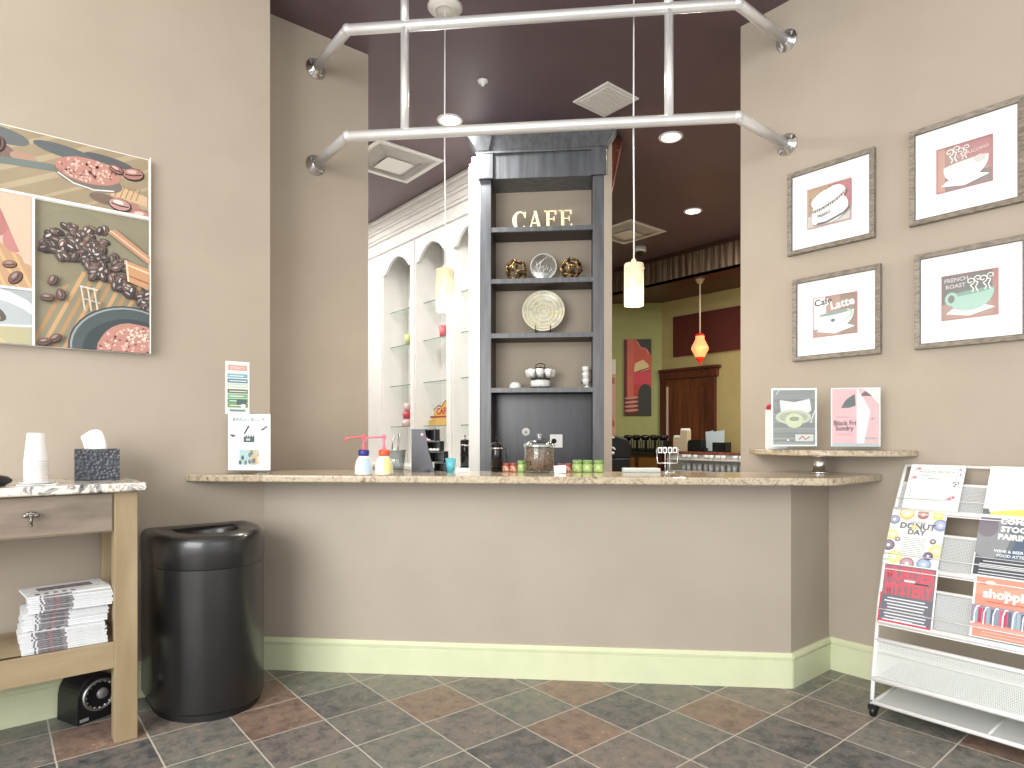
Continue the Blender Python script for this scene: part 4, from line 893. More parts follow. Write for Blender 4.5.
acrylic_sign((3.262, 1.618, 1.2138), DR, .235, .325, 'grey drink poster in a clear holder, left of the two on the raised ledge', d_drink)
def d_pink(a, w_, h_):
    a.rect(.004, .012, w_-.008, h_-.014, (236, 190, 194)); a.poly([(w_*.64, h_), (w_, h_), (w_, h_*.7), (w_*.82, h_*.86)], (240, 238, 228))
    a.poly([(w_*.2, h_*.66), (w_*.3, h_*.8), (w_*.48, h_*.9), (w_*.5, h_*.7), (w_*.36, h_*.66)], (110, 116, 114)); a.poly([(w_*.56, h_*.86), (w_*.7, h_*.95), (w_*.84, h_*.86)], (130, 110, 110))
    a.text('BLACK FRIDAY', w_*.24, h_*.49, .010, (190, 120, 130)); a.text('Black Fri', w_*.28, h_*.36, .034, (90, 52, 62), .0006, sx=.9); a.text('Sundry', w_*.27, h_*.27, .034, (90, 52, 62), .0006, sx=.9); a.text('see more inside', w_*.27, h_*.19, .012, (200, 130, 140))
    a.poly([(w_*.52, h_), (w_*.6, h_*.9), (w_*.8, h_*.6), (w_*.66, 0), (w_*.52, 0)], (242, 238, 238)); a.ell(w_*.84, h_*.47, .008, .004, (190, 150, 156)); a.rect(w_*.68, h_*.12, w_*.24, h_*.03, (190, 184, 184)); a.rect(.004, .0, w_-.008, .014, (196, 202, 206))
acrylic_sign((3.412, 1.372, 1.2138), math.radians(-52), .235, .320, 'pink printed flyer in a clear holder, right of the two on the raised ledge', d_pink)
t = thing('leaflet_holder', 'slim white leaflet holder with a red tip behind the grey drink poster', 'leaflet holder', (3.335, 1.71, 1.2135), DR)
MB().box((-.090, 0, 0), (.02, .03, .215)).build('holder', white_plastic, t, .002); MB().box((-.088, .006, .20), (-.062, .02, .235)).ball((-.075, .012, .235), .012).build('red_tab', mat('red_paper', (190, 50, 60), .5), t)
# sticker flyer on the left wall
t = thing('wall_flyer', 'narrow colourful event flyer taped to the left wall above the Bingo Book sign', 'flyer', (.972, 3.5695, 1.403))
MB().box((0, -.002, 0), (.124, 0, .283)).build('sheet', paper, t)
a = Art(.124, .283, -.0021, 0, 0, (240, 240, 236), .0002)
a.rect(.014, .235, .096, .028, (222, 150, 138)); a.text('EVENTS', .062, .241, .022, (240, 230, 224), .0004)
for z, c in ((.195, (130, 178, 190)), (.168, (96, 140, 160)), (.142, (200, 214, 200)), (.112, (110, 120, 96)), (.086, (130, 180, 140)), (.060, (90, 150, 110)), (.036, (120, 160, 96))): a.rect(.010, z, .104, .022, c); a.rect(.02, z+.008, .06+.03*random.random(), .005, (230, 236, 232))
a.rect(.056, .05, .05, .03, (90, 110, 110)); a.ell(.09, .045, .014, .01, CR); a.rect(.02, .015, .08, .010, (110, 150, 150)); a.done('printed_face', t)

# ================================================================ PUMP BOTTLES
def pump(loc, rot, bm_, patch, cap, pumpc, label):
    t = thing('pump_bottle', label, 'pump bottle', loc, rot)
    MB().lathe([(0, 0), (.040, 0), (.045, .006), (.044, .04), (.038, .07), (.026, .092), (.020, .098), (0, .098)], (0, 0, 0), 28).build('bottle', bm_, t)
    g = MB(); n = 8
    vs = []
    for z, r_ in ((.012, .0455), (.04, .0448), (.068, .0392), (.084, .0325)):
        for k in range(n+1): a = -PI/2+.1+1.1*k/n; vs.append((r_*math.cos(a), r_*math.sin(a), z))
    g.add(vs, [(i*(n+1)+k, i*(n+1)+k+1, (i+1)*(n+1)+k+1, (i+1)*(n+1)+k) for i in range(3) for k in range(n)], 0, True); g.build('bottle_label', patch, t)
    MB().lathe([(0, .096), (.024, .096), (.027, .104), (.027, .122), (.022, .128), (0, .128)], (0, 0, 0), 24).build('cap', cap, t)
    MB().lathe([(.014, .127), (.010, .14), (.006, .15), (.006, .185)][::-1], (0, 0, 0), 16).tube([(0, 0, .184), (0, 0, .196)], .011, 0, 12).tube([(.0, 0, .192), (-.05, 0, .190), (-.088, 0, .186), (-.094, 0, .176), (-.095, 0, .165)], [.006, .005, .0045, .004, .004], 0, 8).ball((0, 0, .198), .010, 0, 10, (1, 1, .7)).build('pump', pumpc, t); return t
pump((1.468, 2.955, 1.0885), DR+.1, mat('milky_plastic', (236, 238, 236), .3), mat('pale_blue_label', (190, 212, 230), .5), mat('navy_cap', (44, 52, 130), .35), mat('coral_plastic', (224, 104, 112), .35), 'white pump bottle with a navy cap and coral spout on the bar top')
pump((1.545, 2.885, 1.0885), DR+.2, mat('cream_plastic', (240, 236, 220), .3), mat('pale_yellow_label', (236, 226, 156), .5), mat('orange_cap', (222, 92, 52), .35), mat('pink_plastic', (232, 120, 150), .35), 'cream pump bottle with an orange cap and pink spout on the bar top')

# ================================================================ THINGS ALONG THE BACK EDGE OF THE BAR
def at(px_s, c=3.47, z=1.0885): return D(px_s, c, z)
# ice bucket with handle and tap-like gooseneck
t = thing('glass_bucket', 'clear glass ice bucket with a metal hoop handle beside the black cup tower', 'bucket', D(-.98, 3.46, 1.0885), DR)
MB().lathe([(0, 0), (.040, 0), (.044, .004), (.058, .118), (.056, .118), (.042, .008), (0, .008)], (0, 0, 0), 28).build('bucket', glass_mat('smoky_glass', (232, 236, 236), .08, .92), t)
MB().tube([(.058*math.cos(a*PI/14), .058*math.sin(a*PI/14), .118) for a in range(28)], .003, 0, 6, closed=True).tube([(.044*math.cos(a*PI/14), .044*math.sin(a*PI/14), .006) for a in range(28)], .003, 0, 6, closed=True).build('rim', steel, t)
MB().tube([(0, .058, .118), (.0, .055, .16), (.010, .03, .20), (.022, 0, .21), (.03, -.03, .20), (.034, -.055, .16), (.03, -.058, .118)], .004, 0, 8).tube([(-.02, .0, .118), (-.018, 0, .17), (.0, 0, .21), (.03, 0, .205)], .004, 0, 8).build('handle', steel, t)
# stepped cup tower
t = thing('cup_dispenser', 'black stepped cup and lid organiser with open compartments on the back of the bar', 'organiser', D(-.79, 3.44, 1.0885), DR)
gun = mat('charcoal_panel', (74, 76, 84), .4)
MB().box((-.095, 0, 0), (-.02, .15, .235)).box((-.02, .0, 0), (.012, .15, .012)).prism([(-.02, 0), (.035, 0), (.02, .05), (.0, .12), (-.02, .235)], .0, .006, 0, 'y').build('side_panel', gun, t)
for k, (x1, z0, z1) in enumerate(((.035, .17, .235), (.060, .112, .168), (.085, .052, .110), (.095, .0, .050))):
    x0 = (-.045, -.02, .005, .030)[k]
    g = MB().box((x0, .01, z0), (x1, .14, z0+.004)).box((x0, .01, z1-.005), (x1, .14, z1)).box((x0, .13, z0), (x1, .14, z1)).box((x0, .01, z0), (x0+.003, .14, z1)).box((x1-.003, .01, z0), (x1, .14, z1))
    g.build('compartment', black_plastic, t)
g = MB()
for k in range(5): g.box((-.09+.01*k*0-.0, -.001, .0), (-.09, .0, .001))
g = MB().box((-.045, .004, .172), (-.02, .01, .20)).box((-.02, .004, .172), (-.005, .01, .188)).ball((-.035, .005, .205), .010).box((-.005, .004, .172), (.010, .01, .180)); g.build('sugar_packets', mat('pink_packets', (236, 190, 200), .6), t)
g = MB()
for k in range(4): g.lathe([(0, 0), (.008, 0), (.012, .012), (.0, .016)], (-.01+.02*k, .02, .114), 10)
g.build('creamer_pods', white_plastic, t)
cup((D(-.662, 3.43)[0], D(-.662, 3.43)[1], 1.0885), .075, .030, mat('turquoise_plastic', (96, 186, 200), .35), 'small turquoise cup beside the black stepped organiser')
o = MB().prism([(-.05, -.02), (.05, -.03), (.055, .02), (-.03, .03)], 0, .004).prism([(-.03, -.015), (.045, -.02), (.03, .02), (-.02, .02)], .004, .022).build('folded_napkins', paper); o.location = D(-.60, 3.40, 1.0885); tag(o, 'small heap of white napkins right of the turquoise cup', 'napkins')
# airpots / presses
def press(loc, label, h_=.175, r_=.030):
    t = thing('french_press', label, 'coffee press', loc, DR)
    MB().lathe([(0, 0), (r_, 0), (r_, h_*.78), (r_*.9, h_*.8), (0, h_*.8)], (0, 0, 0), 22).build('beaker', mat('dark_coffee_glass', (22, 20, 20), .1), t)
    g = MB()
    for zz in (.008, h_*.4, h_*.78): g.lathe([(r_, zz), (r_+.003, zz), (r_+.003, zz+.008), (r_, zz+.008)], (0, 0, 0), 22)
    g.lathe([(0, h_*.8), (r_*1.05, h_*.8), (r_*.9, h_*.88), (0, h_*.9)], (0, 0, 0), 22).tube([(0, 0, h_*.88), (0, 0, h_*1.0)], .003, 0, 6).ball((0, 0, h_), .008, 0, 10); g.build('frame', black_metal, t)
    MB().tube([(r_*.9, 0, h_*.75), (r_+.022, 0, h_*.72), (r_+.024, 0, h_*.25), (r_*.9, 0, h_*.18)], .005, 0, 8).build('handle', black_plastic, t)
    MB().lathe([(r_+.0005, h_*.70), (r_+.0035, h_*.70), (r_+.0035, h_*.74), (r_+.0005, h_*.74)], (0, 0, 0), 22).build('collar', chrome, t)
press((3.54, 4.99, .9705), 'black coffee press partly hidden behind the white post left of the bookcase', .32, .045)
press(D(-.415, 3.49, 1.0885), 'tall black coffee press standing in front of the bookcase left stile', .18, .030)
# big glass jar
t = thing('glass_jar', 'large glass jar with a domed lid full of brown wafers on the bar', 'jar', D(-.176, 3.44, 1.0885), DR)
t.scale = (.93, .93, .95)
MB().lathe([(0, 0), (.080, 0), (.086, .006), (.087, .140), (.080, .150), (.077, .150), (.083, .138), (.082, .008), (0, .008)], (0, 0, 0), 36).build('body', clear, t)
fill = mat('brown_wafers', (108, 76, 62), .6, var=[(.35, (70, 46, 38)), (.5, (150, 120, 104)), (.62, (110, 70, 56)), (.72, (200, 190, 180))], scale=40)
MB().lathe([(0, .01), (.080, .01), (.080, .132), (.05, .138), (0, .134)], (0, 0, 0), 32).build('contents', fill, t)
MB().lathe([(.090, .150), (.092, .156), (.080, .168), (.05, .186), (.018, .194), (.010, .198), (.016, .208), (.018, .216), (.010, .224), (0, .226), (0, .22), (.012, .212), (.006, .198), (.016, .19), (.05, .182), (.078, .164), (.086, .152)], (0, 0, 0), 36).build('lid', glass_mat('lid_glass', (230, 236, 238), .05, .7), t)
MB().tube([(.089*math.cos(a*PI/18), .089*math.sin(a*PI/18), .150) for a in range(36)], .004, 0, 6, closed=True).build('rim', chrome, t)
o = MB().prism([(-.03, 0), (.03, .005), (.028, .05), (-.034, .045)], 0, .003, 0, 'y').build('folded_card', paper); o.location = D(-.06, 3.32, 1.0885); o.rotation_euler = (-.5, 0, DR); tag(o, 'little white folded card in front of the big glass jar', 'card')
# small candy jars
def candyjar(s, c, r_, h_, m_, label, grp):
    t = thing('candy_jar', label, 'jar', D(s, c, 1.0885), DR, grp)
    MB().lathe([(0, 0), (r_*.85, 0), (r_, r_*.3), (r_, h_*.58), (r_*.85, h_*.68), (r_*.85, h_*.7), (0, h_*.7)], (0, 0, 0), 18).build('contents', m_, t)
    MB().lathe([(r_*.95, h_*.7), (r_*.98, h_*.76), (r_*.98, h_*.9), (r_*.85, h_), (0, h_)], (0, 0, 0), 18).build('lid', mat(m_.name+'_lid', (120, 150, 80) if 'green' in m_.name else (150, 60, 56), .3), t)
cgreen = mat('green_candy', (140, 172, 90), .3, var=(190, 206, 140), scale=60); cred = mat('red_candy', (150, 40, 40), .3, var=(220, 180, 150), scale=60)
for k, s in enumerate((.03, .085, .145)): candyjar(s, 3.47, .028, .066, cgreen, ['small green candy jar nearest the big glass jar, right side', 'middle one of the three green candy jars right of the big jar', 'small green candy jar farthest right on the bar back edge'][k], 'green candy jars')
for k, s in enumerate((-.36, -.32)): candyjar(s, 3.47, .021, .048, cred, ['small red candy jar beside the tall black press', 'small red candy jar between its red twin and the green one'][k], 'red candy jars left')
candyjar(-.275, 3.47, .023, .062, cgreen, 'small green candy jar just left of the big glass jar', 'green candy jar left')
for k, s in enumerate((-.062, -.022)): candyjar(s, 3.485, .020, .046, cred, ['small red candy jar touching the right side of the big glass jar', 'small red candy jar next to the green trio'][k], 'red candy jars right')
# white tray and wire menu stand
o = MB().box((-.10, -.04, 0), (.10, .04, .006)).box((-.10, -.04, .006), (.10, -.034, .022)).box((-.10, .034, .006), (.10, .04, .022)).box((-.10, -.034, .006), (-.094, .034, .022)).box((.094, -.034, .006), (.10, .034, .022)).build('tray', mat('pale_tray', (196, 200, 194), .4), None, .003); o.location = D(.375, 3.50, 1.0885); o.rotation_euler = (0, 0, DR); tag(o, 'low white tray on the right part of the bar back edge', 'tray')
t = thing('wire_stand', 'chrome wire stand with small cards on the bar right of the white tray', 'stand', D(.515, 3.49, 1.0885), DR)
g = MB()
for sx in (-.012, .012): g.tube([(sx, 0, 0), (sx, 0, .105), (sx, 0, .14)], .003, 0, 6)
g.tube([(-.058, 0, .125), (-.052, 0, .05), (.052, 0, .05), (.058, 0, .125)], .003, 0, 6).lathe([(0, 0), (.045, 0), (.045, .004), (0, .005)], (0, 0, 0), 20)
g.tube([(-.058, 0, .125), (.058, 0, .125)], .002, 0, 5)
g.build('frame', chrome, t)
for k, sx in enumerate((-.04, -.014, .014, .04)): MB().box((sx-.011, -.006, .105), (sx+.011, -.004, .136)).box((sx-.008, -.0065, .110), (sx+.006, -.006, .130), 1).build('card', [paper, ink((70, 64, 70))], t)

# ================================================================ BACK ROOM
t = thing('back_bar', 'long wooden back bar counter with reddish stone top along the tan wall', 'counter', (7.6, 4.2, 0))
MB().box((-.03, -1.0, 1.035), (.62, 1.5, 1.075)).build('counter_top', granite('red_brown_granite', [(.35, (84, 44, 34)), (.5, (128, 76, 60)), (.65, (156, 110, 92))], 20), t, .006)
MB().box((0, -1.0, 0), (.6, 1.45, 1.035)).build('cabinet_body', mat('pale_cabinet', (206, 204, 198), .5), t)
o = MB().box((7.55, 5.72, 0), (8.15, 6.60, 1.02)).build('cabinet_body', cherry)
t2 = thing('wood_cabinet', 'cherry wood base cabinet with glazed doors under the row of black grinders', 'cabinet', (7.55, 5.72, 0)); o.parent = t2; o.location = (-7.55, -5.72, 0)
MB().box((-.03, -.01, 1.02), (.62, .89, 1.06)).build('counter_top', mat('black_stone', (30, 28, 28), .2), t2, .004)
for k in range(2): MB().box((-.02, .06+.42*k, .12), (.002, .40+.42*k, .97)).build('door', mat('amber_door', (130, 84, 36), .4), t2, .01)
glsm = glass_mat('tumbler_glass', (225, 230, 235), .05, .55)
MB().box((-.20, -.9, .96), (0, 1.35, .975)).box((-.20, -.9, .80), (0, 1.35, .815)).build('front_shelf', mat('pale_shelf', (216, 214, 208), .4), t)
g0 = None
for r_, zz in enumerate((.816, .976)):
    for k in range(22):
        if zz > .9 and k % 5 == 3: continue
        if g0 is None: g0 = MB().lathe([(0, 0), (.026, 0), (.036, .0 +.095), (.034, .095), (.024, .006), (0, .006)], (0, 0, 0), 12).build('glass_tumbler', mat('milky_tumbler', (214, 218, 222), .15)); o = g0
        else: o = g0.copy(); C.objects.link(o)
        o.scale = (1, 1, .6 if zz > .9 else 1)
        o.location = (7.50+.015*(k % 2), 3.45+.088*k, zz); tag(o, 'glass tumbler in the %s row under the back bar top' % ('upper' if r_ else 'lower'), 'glass', 'glass tumblers on the %s back bar shelf' % ('upper' if r_ else 'lower'))
# black grinders and airpots
bk0 = None
for k in range(5):
    y = 5.82+.17*k
    t = thing('coffee_grinder', ['black coffee grinder nearest the wooden door on the black counter', 'black coffee grinder second from the wooden door', 'black coffee grinder third from the wooden door', 'black coffee grinder fourth from the wooden door, under the red poster', 'black coffee grinder nearest the beige column'][k], 'coffee grinder', (7.72, y, 1.06), 0, 'black grinders on the black counter')
    MB().box((-.07, -.08, 0), (.12, .08, .17)).build('body', black_plastic, t, .012); MB().lathe([(0, .17), (.05, .17), (.07, .21), (.072, .235), (.05, .25), (0, .255)], (.02, 0, 0), 18).build('hopper', mat('smoky_hopper', (30, 28, 28), .15), t)
    g = MB()
    for q in range(3): g.box((-.075, -.06+.045*q, .05), (-.071, -.035+.045*q, .17))
    g.build('steel_stripe', steel, t)
t = thing('espresso_machine', 'bulky black machine with a coiled white hose at the foot of the beige column', 'coffee machine', (6.80, 5.80, 0), DR)
MB().box((-.30, 0, 0), (.10, .3, .98)).build('cabinet', black_plastic, t, .01); 
o = MB(); 
MB().prism([(-.30, .98), (.12, .98), (.12, 1.16), (.05, 1.26), (-.10, 1.30), (-.30, 1.2)], .02, .28, 0, 'y').build('body', black_plastic, t, .02)
MB().tube([(-.28, -.01, 1.22), (-.2, -.02, 1.28), (-.12, -.02, 1.27)], .012, 0, 8).tube([(-.18+.07*math.cos(a*PI/8), -.02, 1.10+.04*math.sin(a*PI/8)) for a in range(14)], .010, 0, 8).tube([(-.30, -.02, 1.07), (-.12, -.02, 1.055)], .018, 0, 8).build('hose', white_plastic, t)
# bags and holders on the back bar
cream = mat('kraft_cream_paper', (206, 190, 160), .7)
for k, (y, h_, lab) in enumerate(((5.56, .20, 'cream paper bag by the grinders at the left end of the back bar'), (5.44, .30, 'taller cream and white paper bag on the back bar'))):
    t = thing('paper_bag', lab, 'bag', (7.75, y, 1.0755)); MB().box((-.05, -.06, 0), (.05, .06, h_)).build('bag', cream, t, .004); MB().prism([(-.05, h_), (.05, h_), (.035, h_+.03), (-.035, h_+.03)], -.05, .05, 0, 'y').build('folded_top', paper, t)
o = MB().box((-.08, -.11, 0), (.08, .11, .15)).box((-.07, -.10, .15), (.07, .10, .165)).build('storage_box', black_plastic, None, .006); o.location = (7.75, 5.24, 1.0755); tag(o, 'plain black box on the back bar between the paper bags and the napkin holder', 'box')
t = thing('napkin_holder', 'black napkin holder overflowing with white napkins on the back bar', 'napkin holder', (7.75, 4.93, 1.0755))
MB().box((-.08, -.17, 0), (.08, .17, .008)).box((-.08, -.17, .008), (-.072, .02, .13)).box((.072, -.17, 0), (.08, .17, .13)).box((-.08, -.17, 0), (.08, -.162, .13)).box((-.08, .162, 0), (.08, .17, .05)).build('holder', black_plastic, t)
g = MB(); rr = random.Random(2)
for k in range(9): y0 = -.15+.032*k; g.add([(-.06+.012*k, y0, .02), (-.06+.012*k, y0+.08, .01), (-.07+.012*k, y0+.09, .25+.03*rr.random()), (-.07+.012*k, y0-.01, .27+.03*rr.random())], [(0, 1, 2, 3)])
o = g.build('napkins', mat('blue_white_paper', (206, 222, 230), .7), t); so = o.modifiers.new('t', 'SOLIDIFY'); so.thickness = .004
# red canvas on the green wall
t = thing('canvas_print', 'tall narrow red canvas with a hand and dark shapes on the green wall', 'picture', D(sof(8.012, 6.811), gc-.002, 1.64), DR)
W_, H2 = .435, 1.23
MB().box((0, -.035, 0), (W_, 0, H2)).build('canvas_block', mat('dark_canvas_edge', (50, 26, 24), .6), t)
a = Art(W_, H2, -.0352, 0, 0, (184, 66, 56)); a.rect(0, 0, W_*.1, H2, (96, 26, 22)); a.rect(W_*.12, 0, W_*.22, H2, (204, 106, 84)); a.rect(W_*.34, H2*.6, W_*.66, H2*.4, (200, 92, 72))
a.poly([(W_*.45, H2), (W_*.6, H2*.88), (W_*.85, H2*.87), (W_, H2*.78), (W_, H2)], (60, 56, 54)); a.stroke([(W_*.48, H2*.97), (W_*.6, H2*.89), (W_*.82, H2*.87), (W_*.9, H2*.8)], .02, (214, 130, 110))
a.poly([(W_*.35, H2*.55), (W_*.4, H2*.68), (W_*.7, H2*.73), (W_*.9, H2*.66), (W_*.92, H2*.6)], (226, 206, 150)); a.stroke([(W_*.4, H2*.56), (W_*.92, H2*.62)], .02, (120, 60, 40)); a.rect(W_*.34, H2*.4, W_*.66, H2*.17, (206, 70, 84))
a.ell(W_*.78, H2*.24, W_*.28, H2*.17, (52, 58, 54)); a.rect(W_*.5, 0, W_*.5, H2*.24, (52, 56, 52)); a.rect(0, 0, W_*.5, H2*.24, (90, 40, 36))
for k in range(4): a.ell(W_*.28, H2*(.06+.055*k), W_*.26, .022, (206, 140, 122), .08)
a.done('printed_face', t)
t = thing('wall_poster', 'narrow pinkish poster mostly hidden behind the beige column on the green wall', 'poster', D(sof(7.80, 7.02), gc-.002, 1.25), DR)
MB().box((-.1, -.02, 0), (.165, 0, 1.30)).build('panel', mat('pink_cream_panel', (216, 170, 150), .6), t)
a = Art(.26, 1.30, -.0205, -.098, 0, (214, 168, 148)); a.rect(0, 1.06, .26, .24, (232, 230, 222)); a.rect(.1, .9, .14, .10, (170, 100, 84)); a.rect(.1, .2, .14, .10, (176, 110, 90)); a.done('printed_face', t)

# ================================================================ MAGAZINE RACK
RK = thing('magazine_rack', 'white wheeled wire and mesh magazine rack leaning back toward the right wall', 'rack', (3.12, 1.185, 0), RW)
white_metal = mat('white_powder_coat', (244, 244, 244), .35)
PZ = [(.045, .0), (.20, .022), (.34, .050), (.50, .085), (.70, .155), (.925, .28), (1.115, .41), (1.14, .425)]   # (height, setback)
def sb(z):
    for (a, ya), (b2, yb) in zip(PZ, PZ[1:]):
        if z <= b2: return ya+(yb-ya)*(z-a)/(b2-a)
    return PZ[-1][1]
RL = 1.16
for x in (0, RL):
    g = MB().tube([(x, sb(z), z) for z in [.05+1.09*i/14 for i in range(15)]], .0085, 0, 10); g.build('side_pole', white_metal, RK)
    g = MB().tube([(x, .0, .06), (x, .40, .06)], .0085, 0, 10); g.build('rear_frame', white_metal, RK)
    for y in (0, .39):
        c = MB().lathe([(0, -.011), (.022, -.011), (.026, -.006), (.026, .006), (.022, .011), (0, .011)], (x+.008, y, .027), 18, 0, 'x').build('caster', black_plastic, RK)
        MB().box((x-.010, y-.018, .036), (x+.026, y+.018, .058)).tube([(x+.004, y, .055), (x, y, .075)], .006, 0, 8).build('caster_bracket', black_plastic, c)
def bar(z, r_=.009, dy=0, name='cross_bar'): MB().tube([(0, sb(z)+dy, z), (RL, sb(z)+dy, z)], r_, 0, 10).build(name, white_metal, RK)
bar(1.138, .007); bar(.065, .010); bar(.07, .008, .36)
TI = [(.929, 1.053), (.677, .829), (.430, .593)]
def strip(z0, z1, x0, x1, dy, th=.002):
    n = 6; vs = []
    for i in range(n+1): z = z0+(z1-z0)*i/n; vs += [(x0, sb(z)+dy, z), (x1, sb(z)+dy, z)]
    g = MB(); g.add(vs, [(2*i, 2*i+1, 2*i+3, 2*i+2) for i in range(n)], 0, True); return g
for i, (z0, z1) in enumerate(TI):
    bar(z1, .008); bar(z0, .011, -.006)
    o = strip(z0, z1, 0, RL, .004).build('mesh_panel', mesh_grey, RK)
    MB().box((0, sb(z0)-.03, z0-.014), (RL, sb(z0)+.02, z0-.011)).build('pocket_floor', white_metal, RK)
    zz = z0+.055; MB().tube([(0, sb(zz)-.020, zz), (RL, sb(zz)-.020, zz)], .0025, 0, 6).build('retaining_wire', white_metal, RK)
    for x in (0, RL): MB().tube([(x, sb(zz)-.020, zz), (x, sb(zz), zz)], .003, 0, 6).build('wire_bracket', white_metal, RK)
# lower bin
bar(.345, .010); bar(.172, .012, -.004)
strip(.178, .34, 0, RL, .003).build('mesh_panel', mesh_white, RK); MB().box((0, .02, .165), (RL, .36, .168)).build('bin_floor', mesh_white, RK)
MB().box((.012, .01, .062), (RL-.012, .36, .065)).build('bottom_mesh', perforated('perforated_pale_steel', (250, 250, 250), 1.5, .008), RK)
MB().tube([(.29*1.5, .0, .066), (.29*1.5, .36, .066)], .006, 0, 8).build('floor_brace', white_metal, RK)
MB().tube([(0, sb(.29), .29), (RL, sb(.29), .29)], .003, 0, 6).build('retaining_wire', white_metal, RK)

# flyers on the rack
def flyer(x0, x1, z0, z1, label, draw, roll=0, dy=-.010, base=(244, 244, 242)):
    ya, yb = sb(z0), sb(z1); ang = math.atan2(yb-ya, z1-z0); h_ = math.hypot(yb-ya, z1-z0); w_ = x1-x0
    t = thing('flyer', label, 'flyer', (3.12+ya+dy-.004, 1.185-x0, z0), RW, 'flyers in the magazine rack', -ang)
    MB().box((0, 0, 0), (w_, .0025, h_)).build('sheet', paper, t)
    a = Art(w_, h_, -.0001, 0, 0, base, .00008); draw(a, w_, h_); a.done('printed_face', t)
def d_menu(a, w_, h_):
    a.text('HOLIDAY BRUNCH', w_*.5, h_*.82, .017, (150, 168, 150), .0003); a.rect(w_*.22, h_*.75, w_*.16, .006, (190, 200, 190)); a.rect(w_*.64, h_*.75, w_*.14, .006, (190, 200, 190)); a.rect(w_*.36, h_*.68, w_*.24, .004, (150, 160, 156))
    for x, z in ((.15, .9), (.1, .7), (.86, .30), (.8, .26)): a.ell(w_*x, h_*z, .014, .009, (236, 190, 200)); a.ell(w_*x+.004, h_*z+.003, .005, .004, (190, 80, 110))
    for x, z in ((.84, .62), (.88, .58), (.92, .62), (.86, .54), (.92, .9), (.93, .8)): a.ell(w_*x, h_*z, .007, .003, (110, 124, 130), random.random()*3)
    a.stroke([(w_*.9, h_*.95), (w_*.86, h_*.56)], .002, (140, 150, 150)); a.lines(w_*.35, h_*.6, w_*.3, 8, h_*.05, .002, (206, 210, 212)); a.lines(w_*.3, h_*.24, w_*.4, 2, h_*.05, .003, (216, 226, 214)); a.stroke([(w_*.08, h_*.15), (w_*.1, h_*.35), (w_*.08, h_*.5)], .002, (180, 190, 170))
def d_donut(a, w_, h_):
    L = [(.28, .93, .034, (240, 204, 150)), (.58, .93, .024, (170, 120, 110)), (.85, .93, .024, (226, 222, 110)), (.07, .80, .024, (150, 156, 176)), (.92, .76, .030, (150, 160, 190)), (.08, .52, .026, (246, 220, 160)), (.05, .32, .027, (130, 116, 130)), (.2, .12, .032, (246, 222, 150)), (.45, .03, .030, (176, 140, 146)), (.75, .05, .030, (150, 170, 196)), (.93, .30, .032, (240, 220, 150)), (.80, .2, .020, (110, 96, 130)), (.2, .44, .012, (150, 140, 140)), (.84, .46, .013, (130, 120, 124)), (.05, .1, .018, (190, 210, 200))]
    for x, z, r_, c in L: a.ell(w_*x, h_*z, r_, r_, c); a.ell(w_*x, h_*z+.002, r_*.72, r_*.66, tuple(min(255, v+26) for v in c)); a.ell(w_*x, h_*z, r_*.28, r_*.28, (244, 244, 242))
    a.text('NATIONAL', w_*.54, h_*.76, .013, (120, 120, 120)); a.text('DONUT', w_*.52, h_*.655, .040, (120, 116, 124), .0012); a.text('DAY', w_*.52, h_*.55, .036, (128, 126, 130), .0010); a.ell(w_*.47, h_*.685, .011, .012, (246, 214, 130)); a.ell(w_*.47, h_*.685, .004, .004, CR)
    a.lines(w_*.26, h_*.48, w_*.5, 11, h_*.032, .0022, (168, 170, 174))
def d_murder(a, w_, h_):
    a.rect(.006, .008, w_-.012, h_-.012, (112, 112, 122)); a.rect(.006, h_*.47, w_-.012, h_*.51, (150, 110, 118)); a.rect(.006, .004, w_-.012, .008, (206, 60, 80))
    a.text('MURDER', w_*.5, h_*.74, .082, (212, 92, 108), .0035, sx=.62); a.text('MYSTERY', w_*.5, h_*.49, .082, (212, 92, 108), .0035, sx=.56); a.rect(w_*.42, h_*.72, w_*.2, .010, (240, 220, 220)); a.rect(w_*.6, h_*.70, w_*.26, .006, (70, 60, 70))
    a.lines(w_*.08, h_*.41, w_*.82, 8, h_*.052, .0055, (230, 232, 236)); a.rect(w_*.3, h_*.055, w_*.34, .006, (236, 236, 238)); a.rect(.0, 0, .006, h_*.5, (206, 60, 80))
def d_blank(a, w_, h_):
    a.poly([(0, 0), (w_, 0), (w_, h_*.2), (w_*.5, h_*.13), (0, h_*.04)], (240, 226, 120)); a.poly([(0, .0), (.03, .0), (.02, .03), (0, .03)], (110, 120, 120)); a.rect(w_*.6, h_*.88, w_*.25, .006, (214, 220, 226)); a.text('WELCOME', w_*.55, h_*.78, .018, (226, 230, 236)); a.lines(w_*.25, h_*.66, w_*.6, 7, h_*.065, .002, (216, 222, 230))
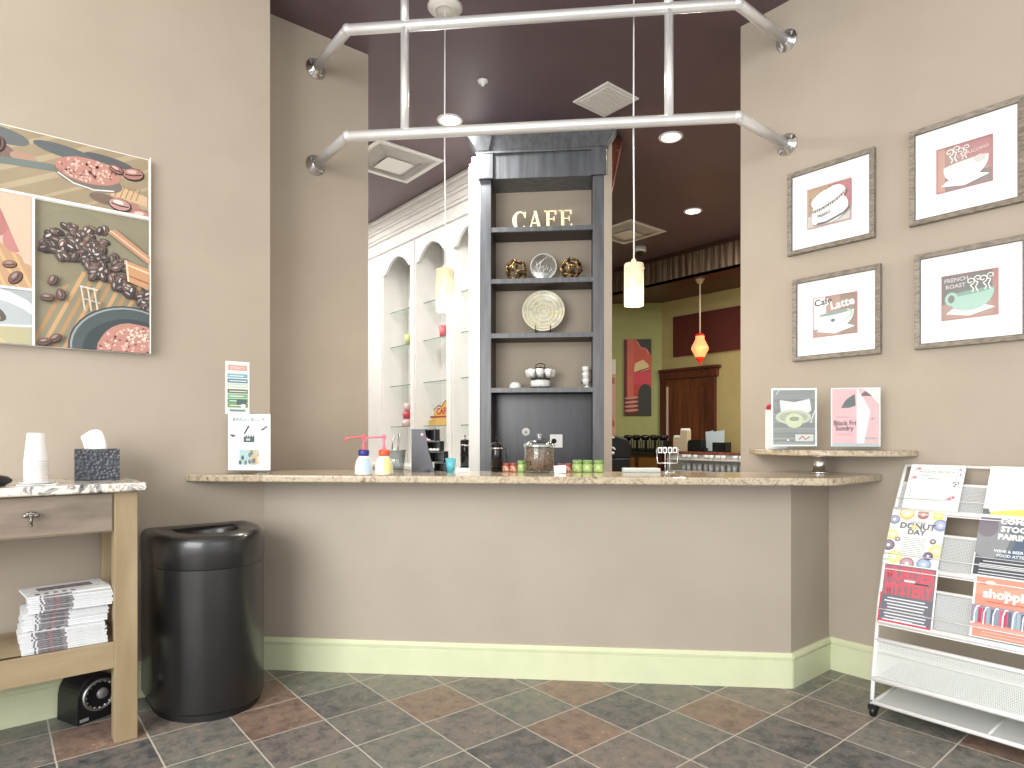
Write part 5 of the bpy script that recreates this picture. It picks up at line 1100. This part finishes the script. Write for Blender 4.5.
def d_pair(a, w_, h_):
    a.rect(.004, .004, w_-.008, h_-.008, (110, 118, 126)); a.ell(w_*.2, h_*.6, .07, .09, (146, 148, 152)); a.ell(w_*.14, h_*.8, .04, .05, (128, 122, 132)); a.rect(.004, .004, w_-.008, h_*.28, (74, 78, 86)); a.poly([(w_*.5, h_*.3), (w_, h_*.4), (w_, h_*.7), (w_*.6, h_*.6)], (86, 104, 124))
    for i, tx in enumerate(('COME &', 'STOGIE', 'PAIRING')): a.text(tx, w_*.60, h_*(.86-.125*i), .034, (246, 246, 246), .0016)
    a.text('WINE & BEER AND', w_*.6, h_*.40, .017, (226, 232, 236), .0005); a.text('FOOD ATTEND', w_*.6, h_*.33, .017, (226, 232, 236), .0005); a.lines(w_*.08, h_*.23, w_*.84, 5, h_*.048, .004, (220, 224, 228)); a.rect(0, h_*.285, w_, .002, (230, 230, 230))
def d_shop(a, w_, h_):
    a.rect(.008, .004, w_-.01, h_-.008, (226, 146, 126)); a.rect(.008, h_*.7, w_*.9, h_*.2, (230, 158, 138)); a.ell(w_*.25, h_*.9, .018, .009, (240, 214, 196)); a.rect(w_*.1, h_*.86, w_*.08, .012, (206, 110, 96))
    a.text('shopping', w_*.55, h_*.66, .052, (248, 244, 240), .002); a.text('the', w_*.5, h_*.76, .018, (248, 240, 236)); a.rect(w_*.2, h_*.585, w_*.7, .004, (190, 96, 84)); a.rect(0, h_*.24, w_, h_*.28, (150, 140, 160))
    for k in range(16): a.rect(.010+w_*.062*k, h_*.24, w_*.05, h_*.24, random.choice([(206, 96, 120), (130, 150, 170), (190, 60, 90), (100, 96, 120), (150, 180, 190)]))
    for k in range(7): a.stroke([(w_*(.05+.14*k), h_*.22), (w_*(.05+.14*k), h_*.4), (w_*(.08+.14*k), h_*.5), (w_*(.12+.14*k), h_*.5)], .005, (240, 244, 250))
    a.rect(0, h_*.16, w_, h_*.05, (226, 160, 150)); a.lines(w_*.15, h_*.1, w_*.7, 2, h_*.05, .003, (244, 200, 186))
flyer(.030, .258, .935, 1.145, 'white holiday brunch flyer with pink flowers, top left in the rack', d_menu)
flyer(-.004, .222, .690, .932, 'National Donut Day flyer with pastel donuts, second row of the rack', d_donut, dy=-.012)
flyer(.004, .225, .430, .690, 'Murder Mystery flyer in red letters on grey, third row of the rack', d_murder, dy=-.014)
flyer(.352, .580, .938, 1.147, 'plain white flyer with a yellow foot, top row right side of the rack', d_blank)
flyer(.346, .576, .690, .940, 'dark Come and Stogie Pairing flyer, second row right side of the rack', d_pair, dy=-.012)
flyer(.360, .592, .446, .691, 'coral shopping flyer with a rail of clothes, third row right side of the rack', d_shop, dy=-.014)
